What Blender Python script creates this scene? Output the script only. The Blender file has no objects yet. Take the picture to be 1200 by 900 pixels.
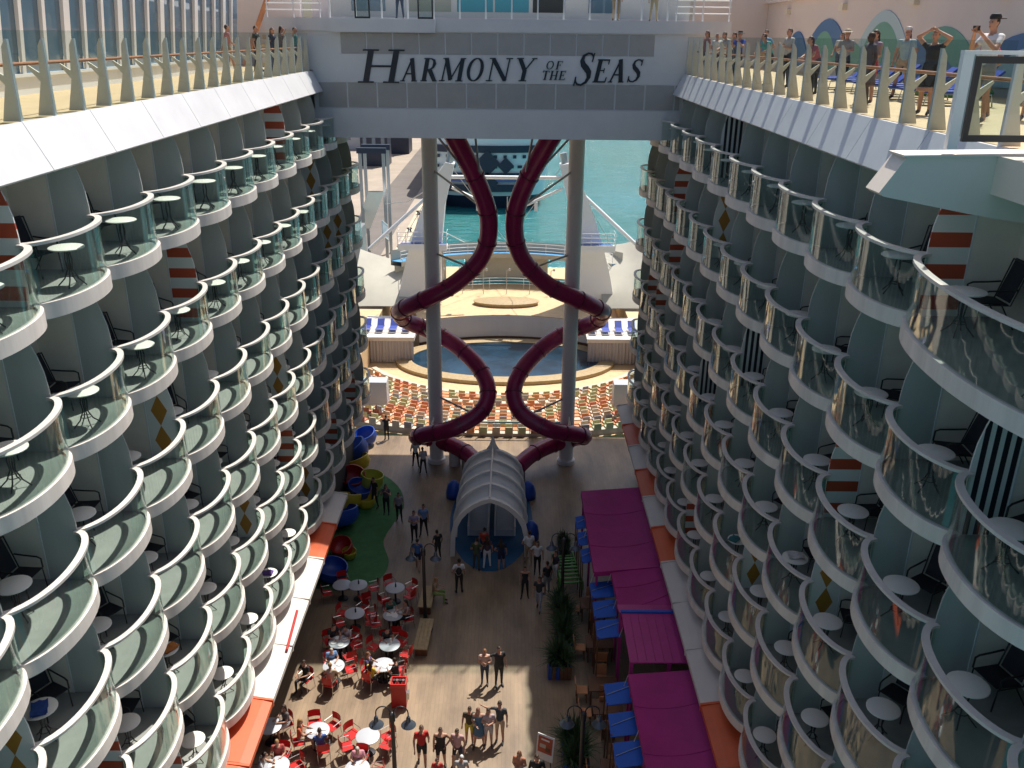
import bpy, math, random
import numpy as np
from mathutils import Vector, Matrix

random.seed(7)
R_ = math.radians
sc = bpy.context.scene
C = sc.collection

# ------------------------------------------------------------------ camera
EYE = 23.5
cam_d = bpy.data.cameras.new('camera')
cam = bpy.data.objects.new('camera', cam_d)
C.objects.link(cam)
cam_d.sensor_width = 36.0
cam_d.lens = 1030.0 / 1200.0 * 36.0
cam_d.clip_start = 0.1
cam_d.clip_end = 6000
_rot = Matrix.Rotation(-0.0027, 4, 'Z') @ Matrix.Rotation(R_(90 - 21.65), 4, 'X') @ Matrix.Rotation(0.0102, 4, 'Z')
cam.matrix_world = Matrix.Translation((0.619, 0, EYE)) @ _rot
sc.camera = cam

# ------------------------------------------------------------------ world, sun, exposure
TO_SUN = Vector((0.28, 0.45, 1.0)).normalized()
w = bpy.data.worlds.new('World')
sc.world = w
w.use_nodes = True
nt = w.node_tree
bg = nt.nodes['Background']
sky = nt.nodes.new('ShaderNodeTexSky')
sky.sky_type = 'NISHITA'
sky.sun_disc = False
sky.sun_elevation = math.asin(TO_SUN.z)
sky.sun_rotation = math.atan2(TO_SUN.x, TO_SUN.y)
sky.air_density = 0.8
sky.dust_density = 3.0
nt.links.new(sky.outputs['Color'], bg.inputs['Color'])
bg.inputs['Strength'].default_value = 0.09
sun_d = bpy.data.lights.new('sun', 'SUN')
sun_d.energy = 4.2
sun_d.angle = R_(0.5)
sun_d.color = (1.0, 0.95, 0.87)
sun = bpy.data.objects.new('sun', sun_d)
C.objects.link(sun)
sun.rotation_euler = (-TO_SUN).to_track_quat('-Z', 'Y').to_euler()
sc.view_settings.view_transform = 'Standard'
sc.view_settings.look = 'None'
sc.view_settings.exposure = 0.62
sc.view_settings.gamma = 1.0
try:
    sc.view_settings.use_curve_mapping = False
except Exception:
    pass
sc.cycles.max_bounces = 8
sc.cycles.transparent_max_bounces = 24
sc.cycles.caustics_reflective = False
sc.cycles.caustics_refractive = False

# ------------------------------------------------------------------ materials
def _n(t, kind, **kw):
    n = t.nodes.new(kind)
    for k, v in kw.items():
        setattr(n, k, v)
    return n

def mat(name, col, rough=0.5, metal=0.0, var=0.0, scale=3.0, bump=0.0, bscale=40.0, spec=0.5, streak=False, trans=0.0):
    m = bpy.data.materials.new(name)
    m.use_nodes = True
    t = m.node_tree
    p = t.nodes['Principled BSDF']
    p.inputs['Base Color'].default_value = (*col, 1)
    p.inputs['Roughness'].default_value = rough
    p.inputs['Metallic'].default_value = metal
    p.inputs['Specular IOR Level'].default_value = spec
    if var > 0:
        g = _n(t, 'ShaderNodeNewGeometry')
        mp = _n(t, 'ShaderNodeMapping')
        mp.inputs['Scale'].default_value = (scale, scale, scale * (0.12 if streak else 1))
        nz = _n(t, 'ShaderNodeTexNoise')
        nz.inputs['Scale'].default_value = 1.0
        nz.inputs['Detail'].default_value = 5
        nz.inputs['Roughness'].default_value = 0.6
        rp = _n(t, 'ShaderNodeValToRGB')
        rp.color_ramp.elements[0].position = 0.3
        rp.color_ramp.elements[1].position = 0.7
        rp.color_ramp.elements[0].color = (*[c * (1 - var) for c in col], 1)
        rp.color_ramp.elements[1].color = (*[min(1, c * (1 + var * 0.6)) for c in col], 1)
        t.links.new(g.outputs['Position'], mp.inputs['Vector'])
        t.links.new(mp.outputs['Vector'], nz.inputs['Vector'])
        t.links.new(nz.outputs['Fac'], rp.inputs['Fac'])
        t.links.new(rp.outputs['Color'], p.inputs['Base Color'])
    if bump > 0:
        nz2 = _n(t, 'ShaderNodeTexNoise')
        nz2.inputs['Scale'].default_value = bscale
        g2 = _n(t, 'ShaderNodeNewGeometry')
        t.links.new(g2.outputs['Position'], nz2.inputs['Vector'])
        b = _n(t, 'ShaderNodeBump')
        b.inputs['Strength'].default_value = bump
        b.inputs['Distance'].default_value = 0.02
        t.links.new(nz2.outputs['Fac'], b.inputs['Height'])
        t.links.new(b.outputs['Normal'], p.inputs['Normal'])
    if trans > 0:
        o = t.nodes['Material Output']
        tr = _n(t, 'ShaderNodeBsdfTranslucent')
        tr.inputs['Color'].default_value = (*col, 1)
        mx = _n(t, 'ShaderNodeMixShader')
        mx.inputs['Fac'].default_value = trans
        t.links.new(p.outputs['BSDF'], mx.inputs[1])
        t.links.new(tr.outputs['BSDF'], mx.inputs[2])
        t.links.new(mx.outputs['Shader'], o.inputs['Surface'])
    return m

def glass_mat(name, tint, refl=1.0, base=None, basefac=0.0):
    m = bpy.data.materials.new(name)
    m.use_nodes = True
    t = m.node_tree
    t.nodes.remove(t.nodes['Principled BSDF'])
    o = t.nodes['Material Output']
    tr = _n(t, 'ShaderNodeBsdfTransparent')
    tr.inputs['Color'].default_value = (*tint, 1)
    gl = _n(t, 'ShaderNodeBsdfGlossy')
    gl.inputs['Roughness'].default_value = 0.01
    gl.inputs['Color'].default_value = (0.96, 0.97, 0.97, 1)
    lw = _n(t, 'ShaderNodeLayerWeight')
    pw = _n(t, 'ShaderNodeMath', operation='POWER')
    pw.inputs[1].default_value = 5.0
    ma = _n(t, 'ShaderNodeMath', operation='MULTIPLY_ADD')
    ma.inputs[1].default_value = 0.9 * refl
    ma.inputs[2].default_value = 0.045 * refl
    t.links.new(lw.outputs['Facing'], pw.inputs[0])
    t.links.new(pw.outputs[0], ma.inputs[0])
    mx = _n(t, 'ShaderNodeMixShader')
    t.links.new(ma.outputs[0], mx.inputs['Fac'])
    src = tr
    if basefac > 0:
        df = _n(t, 'ShaderNodeBsdfDiffuse')
        df.inputs['Color'].default_value = (*base, 1)
        mb = _n(t, 'ShaderNodeMixShader')
        mb.inputs['Fac'].default_value = basefac
        t.links.new(tr.outputs['BSDF'], mb.inputs[1])
        t.links.new(df.outputs['BSDF'], mb.inputs[2])
        src = mb
    t.links.new(src.outputs[0], mx.inputs[1])
    t.links.new(gl.outputs['BSDF'], mx.inputs[2])
    t.links.new(mx.outputs['Shader'], o.inputs['Surface'])
    return m

M = {}
M['white'] = mat('white_paint', (0.74, 0.74, 0.74), 0.35, var=0.06, scale=0.8, streak=True)
M['fascia'] = mat('fascia_paint', (0.63, 0.63, 0.645), 0.45, var=0.09, scale=0.9, streak=False)
M['slab'] = mat('slab_paint', (0.69, 0.64, 0.595), 0.45, var=0.16, scale=3.2, streak=True)
M['rail'] = mat('rail_cap', (0.62, 0.59, 0.55), 0.35, var=0.10, scale=3)
M['bfloor'] = mat('balcony_floor', (0.27, 0.28, 0.26), 0.75, var=0.12, scale=3)
M['cabin'] = mat('cabin_wall', (0.74, 0.69, 0.60), 0.6, var=0.07, scale=1.5)
M['frost'] = mat('frosted_panel', (0.43, 0.455, 0.435), 0.3, var=0.14, scale=1.0, streak=True)
M['pframe'] = mat('panel_frame', (0.62, 0.63, 0.62), 0.4)
M['pwhite'] = mat('panel_white', (0.66, 0.67, 0.64), 0.4)
M['stripe_red'] = mat('stripe_red', (0.42, 0.07, 0.03), 0.45)
M['stripe_navy'] = mat('stripe_navy', (0.012, 0.014, 0.022), 0.45)
M['diamond'] = mat('diamond_ochre', (0.40, 0.19, 0.03), 0.45)
M['glass'] = glass_mat('balcony_glass', (0.85, 0.915, 0.89), 0.95, (0.55, 0.68, 0.64), 0.012)
M['deckglass'] = glass_mat('deck_glass', (0.86, 0.91, 0.90), 0.35)
M['doorglass'] = mat('door_glass', (0.03, 0.035, 0.04), 0.05, spec=0.8)
M['dkglass'] = mat('window_glass', (0.10, 0.17, 0.24), 0.04, spec=0.9)
M['tan'] = mat('tan_deck', (0.58, 0.42, 0.24), 0.7, var=0.12, scale=2)
M['post'] = mat('rail_post', (0.68, 0.63, 0.52), 0.5)
M['postedge'] = mat('post_edge', (0.62, 0.64, 0.66), 0.3)
M['wood'] = mat('teak', (0.40, 0.17, 0.08), 0.5, var=0.2, scale=8)
M['grey'] = mat('grey_panel', (0.37, 0.355, 0.345), 0.55, var=0.06, scale=2)
M['bridge'] = mat('bridge_white', (0.64, 0.635, 0.645), 0.45, var=0.05, scale=0.9)
M['letter'] = mat('letter_navy', (0.006, 0.007, 0.02), 0.35)
M['column'] = mat('column_grey', (0.66, 0.63, 0.62), 0.5, var=0.05, scale=1.5, streak=True)
M['slide'] = mat('slide_purple', (0.27, 0.012, 0.08), 0.27, var=0.18, scale=1.2)
M['slidefl'] = mat('slide_flange', (0.15, 0.010, 0.045), 0.4)
M['steel'] = mat('steel', (0.42, 0.43, 0.44), 0.35, 0.6)
M['canopy'] = mat('canopy_white', (0.78, 0.79, 0.80), 0.5, trans=0.35)
M['canrib'] = mat('canopy_rib', (0.74, 0.71, 0.66), 0.45)
M['blue'] = mat('blue_paint', (0.02, 0.10, 0.30), 0.5)
M['bluefloor'] = mat('blue_floor', (0.01, 0.09, 0.20), 0.6)
M['orange'] = mat('orange_paint', (0.62, 0.10, 0.025), 0.45, var=0.08, scale=1.5)
M['awnwhite'] = mat('awning_white', (0.60, 0.56, 0.52), 0.5, var=0.05, scale=1.5)
M['magenta'] = mat('magenta_canvas', (0.38, 0.014, 0.18), 0.7, var=0.16, scale=0.9, bump=0.5, bscale=2.2)
M['magroof'] = mat('magenta_roof', (0.42, 0.03, 0.21), 0.55, var=0.08, scale=2)
M['bluecanvas'] = mat('blue_canvas', (0.010, 0.10, 0.50), 0.7, var=0.1, scale=3)
M['red'] = mat('chair_red', (0.55, 0.02, 0.02), 0.35)
M['chrome'] = mat('chrome', (0.55, 0.55, 0.55), 0.25, 0.9)
M['tabletop'] = mat('table_top_grey', (0.46, 0.48, 0.52), 0.35)
M['btable'] = mat('balcony_table_white', (0.80, 0.78, 0.72), 0.4)
M['black'] = mat('black_metal', (0.02, 0.02, 0.022), 0.45)
M['mesh'] = mat('chair_mesh', (0.012, 0.013, 0.02), 0.7)
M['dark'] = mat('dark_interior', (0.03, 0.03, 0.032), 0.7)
M['plank'] = mat('bench_wood', (0.38, 0.28, 0.15), 0.6, var=0.2, scale=5)
M['leaf'] = mat('leaf', (0.035, 0.075, 0.025), 0.55, var=0.4, scale=8)
M['soil'] = mat('soil', (0.03, 0.02, 0.015), 0.9)
M['lamp'] = mat('lamp_metal', (0.03, 0.03, 0.035), 0.4, 0.3)
M['lampshade'] = mat('lamp_shade', (0.10, 0.12, 0.15), 0.25, 0.4)
M['bulb'] = mat('lamp_lens', (0.5, 0.5, 0.5), 0.3)
M['green'] = mat('green_carpet', (0.045, 0.17, 0.05), 0.8, var=0.25, scale=2)
M['greenp'] = mat('green_paint', (0.08, 0.28, 0.05), 0.5)
M['yellow'] = mat('yellow_paint', (0.55, 0.42, 0.03), 0.45)
M['ygreen'] = mat('lime_paint', (0.5, 0.52, 0.06), 0.45)
M['pred'] = mat('play_red', (0.42, 0.02, 0.02), 0.4)
M['pblue'] = mat('play_blue', (0.015, 0.07, 0.36), 0.4)
M['brown'] = mat('brown_wood', (0.15, 0.065, 0.03), 0.55, var=0.25, scale=6)
M['lounger'] = mat('lounger_blue', (0.02, 0.05, 0.32), 0.6)
M['cream'] = mat('cream_fabric', (0.40, 0.385, 0.325), 0.7, var=0.12, scale=0.4)
M['curtain'] = mat('curtain_silver', (0.40, 0.385, 0.43), 0.5)
M['pool'] = mat('pool_water', (0.008, 0.035, 0.065), 0.18, var=0.75, scale=0.45, spec=0.7, bump=0.25, bscale=2.5)
M['seatorange'] = mat('seat_orange', (0.56, 0.24, 0.10), 0.55, var=0.2, scale=1.5)
M['seatgreen'] = mat('seat_green', (0.40, 0.44, 0.26), 0.55)
M['seatred'] = mat('seat_red', (0.52, 0.20, 0.13), 0.55)
M['seatnavy'] = mat('seat_grey', (0.26, 0.27, 0.31), 0.55)
M['seatwhite'] = mat('seat_cream', (0.54, 0.47, 0.38), 0.6, var=0.15, scale=2)
M['conc'] = mat('pier_concrete', (0.36, 0.30, 0.24), 0.85, var=0.18, scale=0.15)
M['quay'] = mat('quay_edge', (0.55, 0.46, 0.33), 0.8, var=0.25, scale=0.6)
M['asph'] = mat('asphalt', (0.16, 0.14, 0.125), 0.9, var=0.15, scale=0.2)
M['hull'] = mat('hull_white', (0.86, 0.86, 0.86), 0.35, var=0.04, scale=0.2)
M['navy'] = mat('hull_navy', (0.02, 0.03, 0.06), 0.4)
M['purple'] = mat('hull_purple', (0.16, 0.16, 0.36), 0.4)
M['teal'] = mat('teal_paint', (0.05, 0.30, 0.38), 0.4)
M['ltblue'] = mat('light_blue', (0.08, 0.30, 0.55), 0.5)
M['mural1'] = mat('mural_blue', (0.05, 0.16, 0.36), 0.5)
M['mural2'] = mat('mural_green', (0.12, 0.34, 0.28), 0.5)
M['mural3'] = mat('mural_pale', (0.40, 0.55, 0.62), 0.5)
M['pinkwall'] = mat('warm_white_wall', (0.66, 0.60, 0.58), 0.5, var=0.05, scale=0.5)
M['bay'] = mat('bay_paint', (0.74, 0.65, 0.56), 0.5, var=0.04, scale=1)
M['paper'] = mat('paper', (0.75, 0.74, 0.72), 0.6)
M['lip'] = mat('lip', (0.30, 0.09, 0.07), 0.5)

# board floor : tan printed wood-look decking with soft stains
def floor_mat():
    m = bpy.data.materials.new('boardwalk_floor')
    m.use_nodes = True
    t = m.node_tree
    p = t.nodes['Principled BSDF']
    p.inputs['Roughness'].default_value = 0.42
    g = _n(t, 'ShaderNodeNewGeometry')
    mp = _n(t, 'ShaderNodeMapping')
    mp.inputs['Scale'].default_value = (1.0, 0.35, 1.0)
    mp.inputs['Rotation'].default_value = (0, 0, R_(38))
    nz = _n(t, 'ShaderNodeTexNoise')
    nz.inputs['Scale'].default_value = 0.8
    nz.inputs['Detail'].default_value = 9
    nz.inputs['Roughness'].default_value = 0.62
    rp = _n(t, 'ShaderNodeValToRGB')
    e = rp.color_ramp.elements
    e[0].position = 0.28
    e[0].color = (0.135, 0.095, 0.064, 1)
    e[1].position = 0.72
    e[1].color = (0.38, 0.272, 0.172, 1)
    br = _n(t, 'ShaderNodeTexBrick')
    br.inputs['Scale'].default_value = 1.0
    br.inputs['Brick Width'].default_value = 2.4
    br.inputs['Row Height'].default_value = 0.15
    br.inputs['Mortar Size'].default_value = 0.006
    br.inputs['Color1'].default_value = (1, 1, 1, 1)
    br.inputs['Color2'].default_value = (0.90, 0.90, 0.90, 1)
    br.inputs['Mortar'].default_value = (0.72, 0.72, 0.72, 1)
    mr = _n(t, 'ShaderNodeMapping')
    mr.inputs['Rotation'].default_value = (0, 0, R_(90))
    t.links.new(g.outputs['Position'], mr.inputs['Vector'])
    t.links.new(mr.outputs['Vector'], br.inputs['Vector'])
    t.links.new(g.outputs['Position'], mp.inputs['Vector'])
    t.links.new(mp.outputs['Vector'], nz.inputs['Vector'])
    t.links.new(nz.outputs['Fac'], rp.inputs['Fac'])
    mx = _n(t, 'ShaderNodeMix', data_type='RGBA', blend_type='MULTIPLY')
    mx.inputs['Factor'].default_value = 1.0
    t.links.new(rp.outputs['Color'], mx.inputs['A'])
    t.links.new(br.outputs['Color'], mx.inputs['B'])
    t.links.new(mx.outputs['Result'], p.inputs['Base Color'])
    return m
M['floor'] = floor_mat()

def sea_mat():
    m = bpy.data.materials.new('sea_water')
    m.use_nodes = True
    t = m.node_tree
    p = t.nodes['Principled BSDF']
    p.inputs['Roughness'].default_value = 0.12
    p.inputs['IOR'].default_value = 1.33
    g = _n(t, 'ShaderNodeNewGeometry')
    nz = _n(t, 'ShaderNodeTexNoise')
    nz.inputs['Scale'].default_value = 0.012
    nz.inputs['Detail'].default_value = 3
    rp = _n(t, 'ShaderNodeValToRGB')
    e = rp.color_ramp.elements
    e[0].position = 0.35
    e[0].color = (0.018, 0.16, 0.15, 1)
    e[1].position = 0.65
    e[1].color = (0.022, 0.20, 0.245, 1)
    mp = _n(t, 'ShaderNodeMapping')
    mp.inputs['Scale'].default_value = (0.35, 0.9, 1)
    n2 = _n(t, 'ShaderNodeTexNoise')
    n2.inputs['Scale'].default_value = 0.55
    n2.inputs['Detail'].default_value = 6
    n2.inputs['Roughness'].default_value = 0.65
    b = _n(t, 'ShaderNodeBump')
    b.inputs['Strength'].default_value = 1.0
    b.inputs['Distance'].default_value = 1.1
    t.links.new(g.outputs['Position'], nz.inputs['Vector'])
    t.links.new(g.outputs['Position'], mp.inputs['Vector'])
    t.links.new(mp.outputs['Vector'], n2.inputs['Vector'])
    t.links.new(n2.outputs['Fac'], b.inputs['Height'])
    t.links.new(nz.outputs['Fac'], rp.inputs['Fac'])
    t.links.new(rp.outputs['Color'], p.inputs['Base Color'])
    t.links.new(b.outputs['Normal'], p.inputs['Normal'])
    return m
M['sea'] = sea_mat()

# ------------------------------------------------------------------ mesh helpers
class MB:
    def __init__(self):
        self.v = []
        self.f = []
        self.m = []

    def add(self, vs, fs, mi=0):
        o = len(self.v)
        self.v.extend([tuple(map(float, p)) for p in vs])
        for f in fs:
            self.f.append([i + o for i in f])
            self.m.append(mi)
        return self

    def box(self, x0, x1, y0, y1, z0, z1, mi=0):
        vs = [(x, y, z) for z in (z0, z1) for y in (y0, y1) for x in (x0, x1)]
        return self.add(vs, [(0, 2, 3, 1), (4, 5, 7, 6), (0, 1, 5, 4), (2, 6, 7, 3), (0, 4, 6, 2), (1, 3, 7, 5)], mi)

    def obox(self, c, s, rz=0, rx=0, mi=0, ry=0):
        mt = Matrix.Rotation(rz, 3, 'Z') @ Matrix.Rotation(ry, 3, 'Y') @ Matrix.Rotation(rx, 3, 'X')
        vs = [Vector(c) + mt @ Vector((x * s[0] / 2, y * s[1] / 2, z * s[2] / 2)) for z in (-1, 1) for y in (-1, 1) for x in (-1, 1)]
        return self.add(vs, [(0, 2, 3, 1), (4, 5, 7, 6), (0, 1, 5, 4), (2, 6, 7, 3), (0, 4, 6, 2), (1, 3, 7, 5)], mi)

    def prism(self, poly, ax, a, b, mi=0, cap=None):
        """polygon in the plane normal to axis ax (other axes in order), extruded a..b"""
        n = len(poly)
        def P(p, t):
            return {'x': (t, p[0], p[1]), 'y': (p[0], t, p[1]), 'z': (p[0], p[1], t)}[ax]
        vs = [P(p, a) for p in poly] + [P(p, b) for p in poly]
        self.add(vs, [(i, (i + 1) % n, n + (i + 1) % n, n + i) for i in range(n)], mi)
        self.add(vs[:n], [list(range(n))[::-1]], mi)
        return self.add(vs[n:], [list(range(n))], mi if cap is None else cap)

    def tube(self, pts, r, n=8, mi=0, closed=False):
        pts = [Vector(p) for p in pts]
        k = len(pts)
        rs = r if isinstance(r, (list, tuple)) else [r] * k
        up = None
        rings = []
        for i, p in enumerate(pts):
            if closed:
                d = (pts[(i + 1) % k] - pts[i - 1]).normalized()
            else:
                d = (pts[min(i + 1, k - 1)] - pts[max(i - 1, 0)]).normalized()
            if up is None:
                up = d.orthogonal().normalized()
            else:
                up = (up - d * up.dot(d))
                up = up.normalized() if up.length > 1e-6 else d.orthogonal().normalized()
            s = d.cross(up)
            rings.append([p + (up * math.cos(2 * math.pi * j / n) + s * math.sin(2 * math.pi * j / n)) * rs[i] for j in range(n)])
        vs = [q for rg in rings for q in rg]
        fs = []
        for i in range(k if closed else k - 1):
            i2 = (i + 1) % k
            for j in range(n):
                j2 = (j + 1) % n
                fs.append((i * n + j, i * n + j2, i2 * n + j2, i2 * n + j))
        if not closed:
            fs.append(list(range(n))[::-1])
            fs.append([(k - 1) * n + j for j in range(n)])
        return self.add(vs, fs, mi)

    def lathe(self, prof, n=16, c=(0, 0, 0), mi=0, sx=1, sy=1):
        vs = []
        for (r, z) in prof:
            for j in range(n):
                a = 2 * math.pi * j / n
                vs.append((c[0] + r * sx * math.cos(a), c[1] + r * sy * math.sin(a), c[2] + z))
        fs = []
        for i in range(len(prof) - 1):
            for j in range(n):
                j2 = (j + 1) % n
                fs.append((i * n + j, i * n + j2, (i + 1) * n + j2, (i + 1) * n + j))
        fs.append(list(range(n))[::-1])
        fs.append([(len(prof) - 1) * n + j for j in range(n)])
        return self.add(vs, fs, mi)

    def ell(self, c, r, n=10, k=6, mi=0, rot=None):
        vs = []
        for i in range(k + 1):
            th = math.pi * i / k
            for j in range(n):
                a = 2 * math.pi * j / n
                q = Vector((r[0] * math.sin(th) * math.cos(a), r[1] * math.sin(th) * math.sin(a), r[2] * math.cos(th) * -1))
                if rot is not None:
                    q = rot @ q
                vs.append(Vector(c) + q)
        fs = [(i * n + j, i * n + (j + 1) % n, (i + 1) * n + (j + 1) % n, (i + 1) * n + j) for i in range(k) for j in range(n)]
        return self.add(vs, fs, mi)

    def grid(self, rows, mi=0):
        """rows: list of equally long point lists"""
        k = len(rows[0])
        vs = [p for r in rows for p in r]
        fs = [(i * k + j, i * k + j + 1, (i + 1) * k + j + 1, (i + 1) * k + j) for i in range(len(rows) - 1) for j in range(k - 1)]
        return self.add(vs, fs, mi)

    def mesh(self, name, mats, smooth=False, ang=None):
        me = bpy.data.meshes.new(name)
        me.from_pydata(self.v, [], self.f)
        for m in (mats if isinstance(mats, (list, tuple)) else [mats]):
            me.materials.append(M[m] if isinstance(m, str) else m)
        me.polygons.foreach_set('material_index', self.m)
        if smooth:
            me.polygons.foreach_set('use_smooth', [True] * len(me.polygons))
            if ang:
                me.set_sharp_from_angle(angle=R_(ang))
        me.update()
        return me

def ob(name, me, parent=None, loc=None, rz=0.0, label=None, cat=None, group=None, kind=None):
    o = bpy.data.objects.new(name, me)
    C.objects.link(o)
    if parent is not None:
        o.parent = parent
    if loc is not None:
        o.location = loc
    if rz:
        o.rotation_euler = (0, 0, rz)
    if label:
        o['label'] = label
    if cat:
        o['category'] = cat
    if group:
        o['group'] = group
    if kind:
        o['kind'] = kind
    return o

def empty(name, loc, rz=0, label=None, cat=None, group=None, kind=None):
    o = ob(name, None, None, loc, rz, label, cat, group, kind)
    o.empty_display_size = 0.2
    return o

ORD = ['first', 'second', 'third', 'fourth', 'fifth', 'sixth', 'seventh', 'eighth', 'ninth', 'tenth', 'eleventh', 'twelfth',
       'thirteenth', 'fourteenth', 'fifteenth', 'sixteenth', 'seventeenth', 'eighteenth', 'nineteenth', 'twentieth']

def ordn(i):
    return ORD[i] if i < len(ORD) else str(i + 1) + 'th'

# ------------------------------------------------------------------ setting: sea, pier, floor, upper decks
b = MB()
b.add([(-3000, -500, -16), (3000, -500, -16), (3000, 5000, -16), (-3000, 5000, -16)], [(0, 1, 2, 3)])
ob('sea', b.mesh('sea', 'sea'), kind='structure')
b = MB()
b.box(-400, -20.3, 60, 700, -18, -13.0)
ob('pier', b.mesh('pier', 'conc'), kind='structure')
b = MB()
b.box(-20.296, -18.7, 60, 420, -18, -12.72)
ob('quay_edge', b.mesh('quay_edge', 'quay'), kind='structure')
b = MB()
b.add([(-31, 60, -12.99), (-22.5, 60, -12.99), (-22.5, 690, -12.99), (-31, 690, -12.99)], [(0, 1, 2, 3)])
ob('pier_road', b.mesh('pier_road', 'asph'), kind='structure')
b = MB()
b.box(-11, 11, -2, 50.2, -0.3, 0)
ob('boardwalk_floor', b.mesh('boardwalk_floor', 'floor'), kind='structure')

CUSP_Y0, DY, WC, SAG = 17.13, 2.624, 7.617, 0.53
KMIN, KMAX = -4, 10
WALLX = 9.1
FZ = [EYE - 3.3235 - 2.75 * r - (0.25 if r == 5 else 0) - 1.1 for r in range(6)]
Y_END = CUSP_Y0 + DY * (KMAX + 1)
Y_BEG = CUSP_Y0 + DY * KMIN
DECK = 22.0

for s, nm in ((-1, 'left'), (1, 'right')):
    b = MB()
    xs = sorted((s * 7.95, s * 30))
    b.box(xs[0], xs[1], 6.0 if s < 0 else 12.92, 39.4, DECK - 0.12, DECK)
    b.box(xs[0], xs[1], 39.4, 60, DECK - 0.12, DECK)
    ob('upper_deck_' + nm, b.mesh('upper_deck', 'tan'), kind='structure')
    # sloping white fascia built of panels
    root = empty('deck_fascia', (0, 0, 0), kind='structure')
    b = MB()
    b.prism([(s * 7.56, 21.36), (s * 7.9, 21.93), (s * 7.9, 21.98), (s * 8.2, 21.86), (s * WALLX, 21.86), (s * WALLX, 21.36)], 'y', 6.0 if s < 0 else 12.91, 39.4)
    ob('fascia_core', b.mesh('fascia_core', 'fascia'), root)
    pm = MB()
    pm.prism([(s * 7.45, 21.21), (s * 7.50, 21.17), (s * 7.56, 21.3), (s * 7.93, 21.90), (s * 7.93, 22.02), (s * 7.86, 22.02)], 'y', 0.011, DY - 0.011)
    me = pm.mesh('fascia_panel', 'fascia')
    for k in range(13):
        y = 5.3 + k * DY
        if y + DY < 39.5 and (s < 0 or y > 12.8):
            ob('panel', me, root, (0, y, 0))

# ------------------------------------------------------------------ cabin blocks with balconies
RAD = 2.0

def arc(r, s, n=16, DY=DY, SAG=SAG):
    """plan curve of one balcony front, r - RAD metres outside the glass line"""
    off = r - RAD
    base = []
    for i in range(n + 1):
        a = math.pi * (-0.5 + i / n)
        base.append(Vector((WC - SAG * max(0.0, math.cos(a)) ** (1.22 if a < 0 else 0.95), DY * (0.5 + 0.5 * math.sin(a)))))
    out = []
    for i, p in enumerate(base):
        t_ = (base[min(i + 1, n)] - base[max(i - 1, 0)]).normalized()
        q = p + Vector((-t_.y, t_.x)) * off
        out.append((s * q.x, min(DY, max(0.0, q.y))))
    return out

def edge_x(t):   # outer edge of a partition at height fraction t
    return 7.63 - 0.05 * math.sin(math.pi * min(1, t * 1.3)) + 0.34 * max(0.0, (t - 0.5) / 0.5) ** 2.4

HP = 2.50

def dpoly(s, z0, z1, xin=8.285, off=0.0, n=8):
    zs = [z0 + (z1 - z0) * i / n for i in range(n + 1)]
    return [(s * xin, z0)] + [(s * (edge_x(z / HP) + off), z) for z in zs] + [(s * xin, z1)]

def balcony_meshes(s, DY, SAG):
    d = {}
    b = MB()
    ao = arc(RAD + 0.035, s, 20, DY, SAG)
    poly = ao + [(s * WALLX, DY), (s * WALLX, 0)]
    n = len(poly)
    vs = [(p[0], p[1], 0.0) for p in poly] + [(p[0], p[1], -0.245) for p in poly]
    b.add(vs[:n], [list(range(n)) if s < 0 else list(range(n))[::-1]], 1)
    b.add(vs[n:], [list(range(n))[::-1] if s < 0 else list(range(n))], 0)
    b.add(vs, [(i, (i + 1) % n, n + (i + 1) % n, n + i) for i in range(n)], 0)
    # low kerb that holds the glass
    k0, k1 = arc(RAD + 0.034, s, 20, DY, SAG), arc(RAD - 0.06, s, 20, DY, SAG)
    for i in range(len(k0) - 1):
        q = [(k0[i][0], k0[i][1]), (k0[i + 1][0], k0[i + 1][1]), (k1[i + 1][0], k1[i + 1][1]), (k1[i][0], k1[i][1])]
        b.add([(x, y, 0.045) for x, y in q], [(0, 1, 2, 3)], 0)
        b.add([(q[3][0], q[3][1], 0.045), (q[2][0], q[2][1], 0.045), (q[2][0], q[2][1], 0.0), (q[3][0], q[3][1], 0.0)], [(0, 1, 2, 3)], 0)
        b.add([(q[0][0], q[0][1], 0.045), (q[1][0], q[1][1], 0.045), (q[1][0], q[1][1], 0.0), (q[0][0], q[0][1], 0.0)], [(0, 1, 2, 3)], 0)
    d['slab'] = b.mesh('balcony', ['slab', 'bfloor'], True, 35)
    b = MB()
    g0, g1 = arc(RAD - 0.01, s, 20, DY, SAG), arc(RAD - 0.025, s, 20, DY, SAG)
    for A in (g0, g1):
        b.grid([[(x, y, 0.046) for x, y in A], [(x, y, 1.045) for x, y in A]])
    d['glass'] = b.mesh('glass_panel', 'glass', True)
    b = MB()
    r0, r1 = arc(RAD + 0.035, s, 20, DY, SAG), arc(RAD - 0.085, s, 20, DY, SAG)
    up, dn = 1.10, 1.046
    b.grid([[(x, y, up) for x, y in r0], [(x, y, up) for x, y in r1]])
    b.grid([[(x, y, dn) for x, y in r0], [(x, y, dn) for x, y in r1]])
    b.grid([[(x, y, up) for x, y in r0], [(x, y, dn) for x, y in r0]])
    b.grid([[(x, y, up) for x, y in r1], [(x, y, dn) for x, y in r1]])
    for e in (0, -1):
        b.add([(*r0[e], up), (*r1[e], up), (*r1[e], dn), (*r0[e], dn)], [(0, 1, 2, 3)])
    d['rail'] = b.mesh('handrail', 'rail', True, 40)
    return d['slab'], d['glass'], d['rail']

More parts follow.
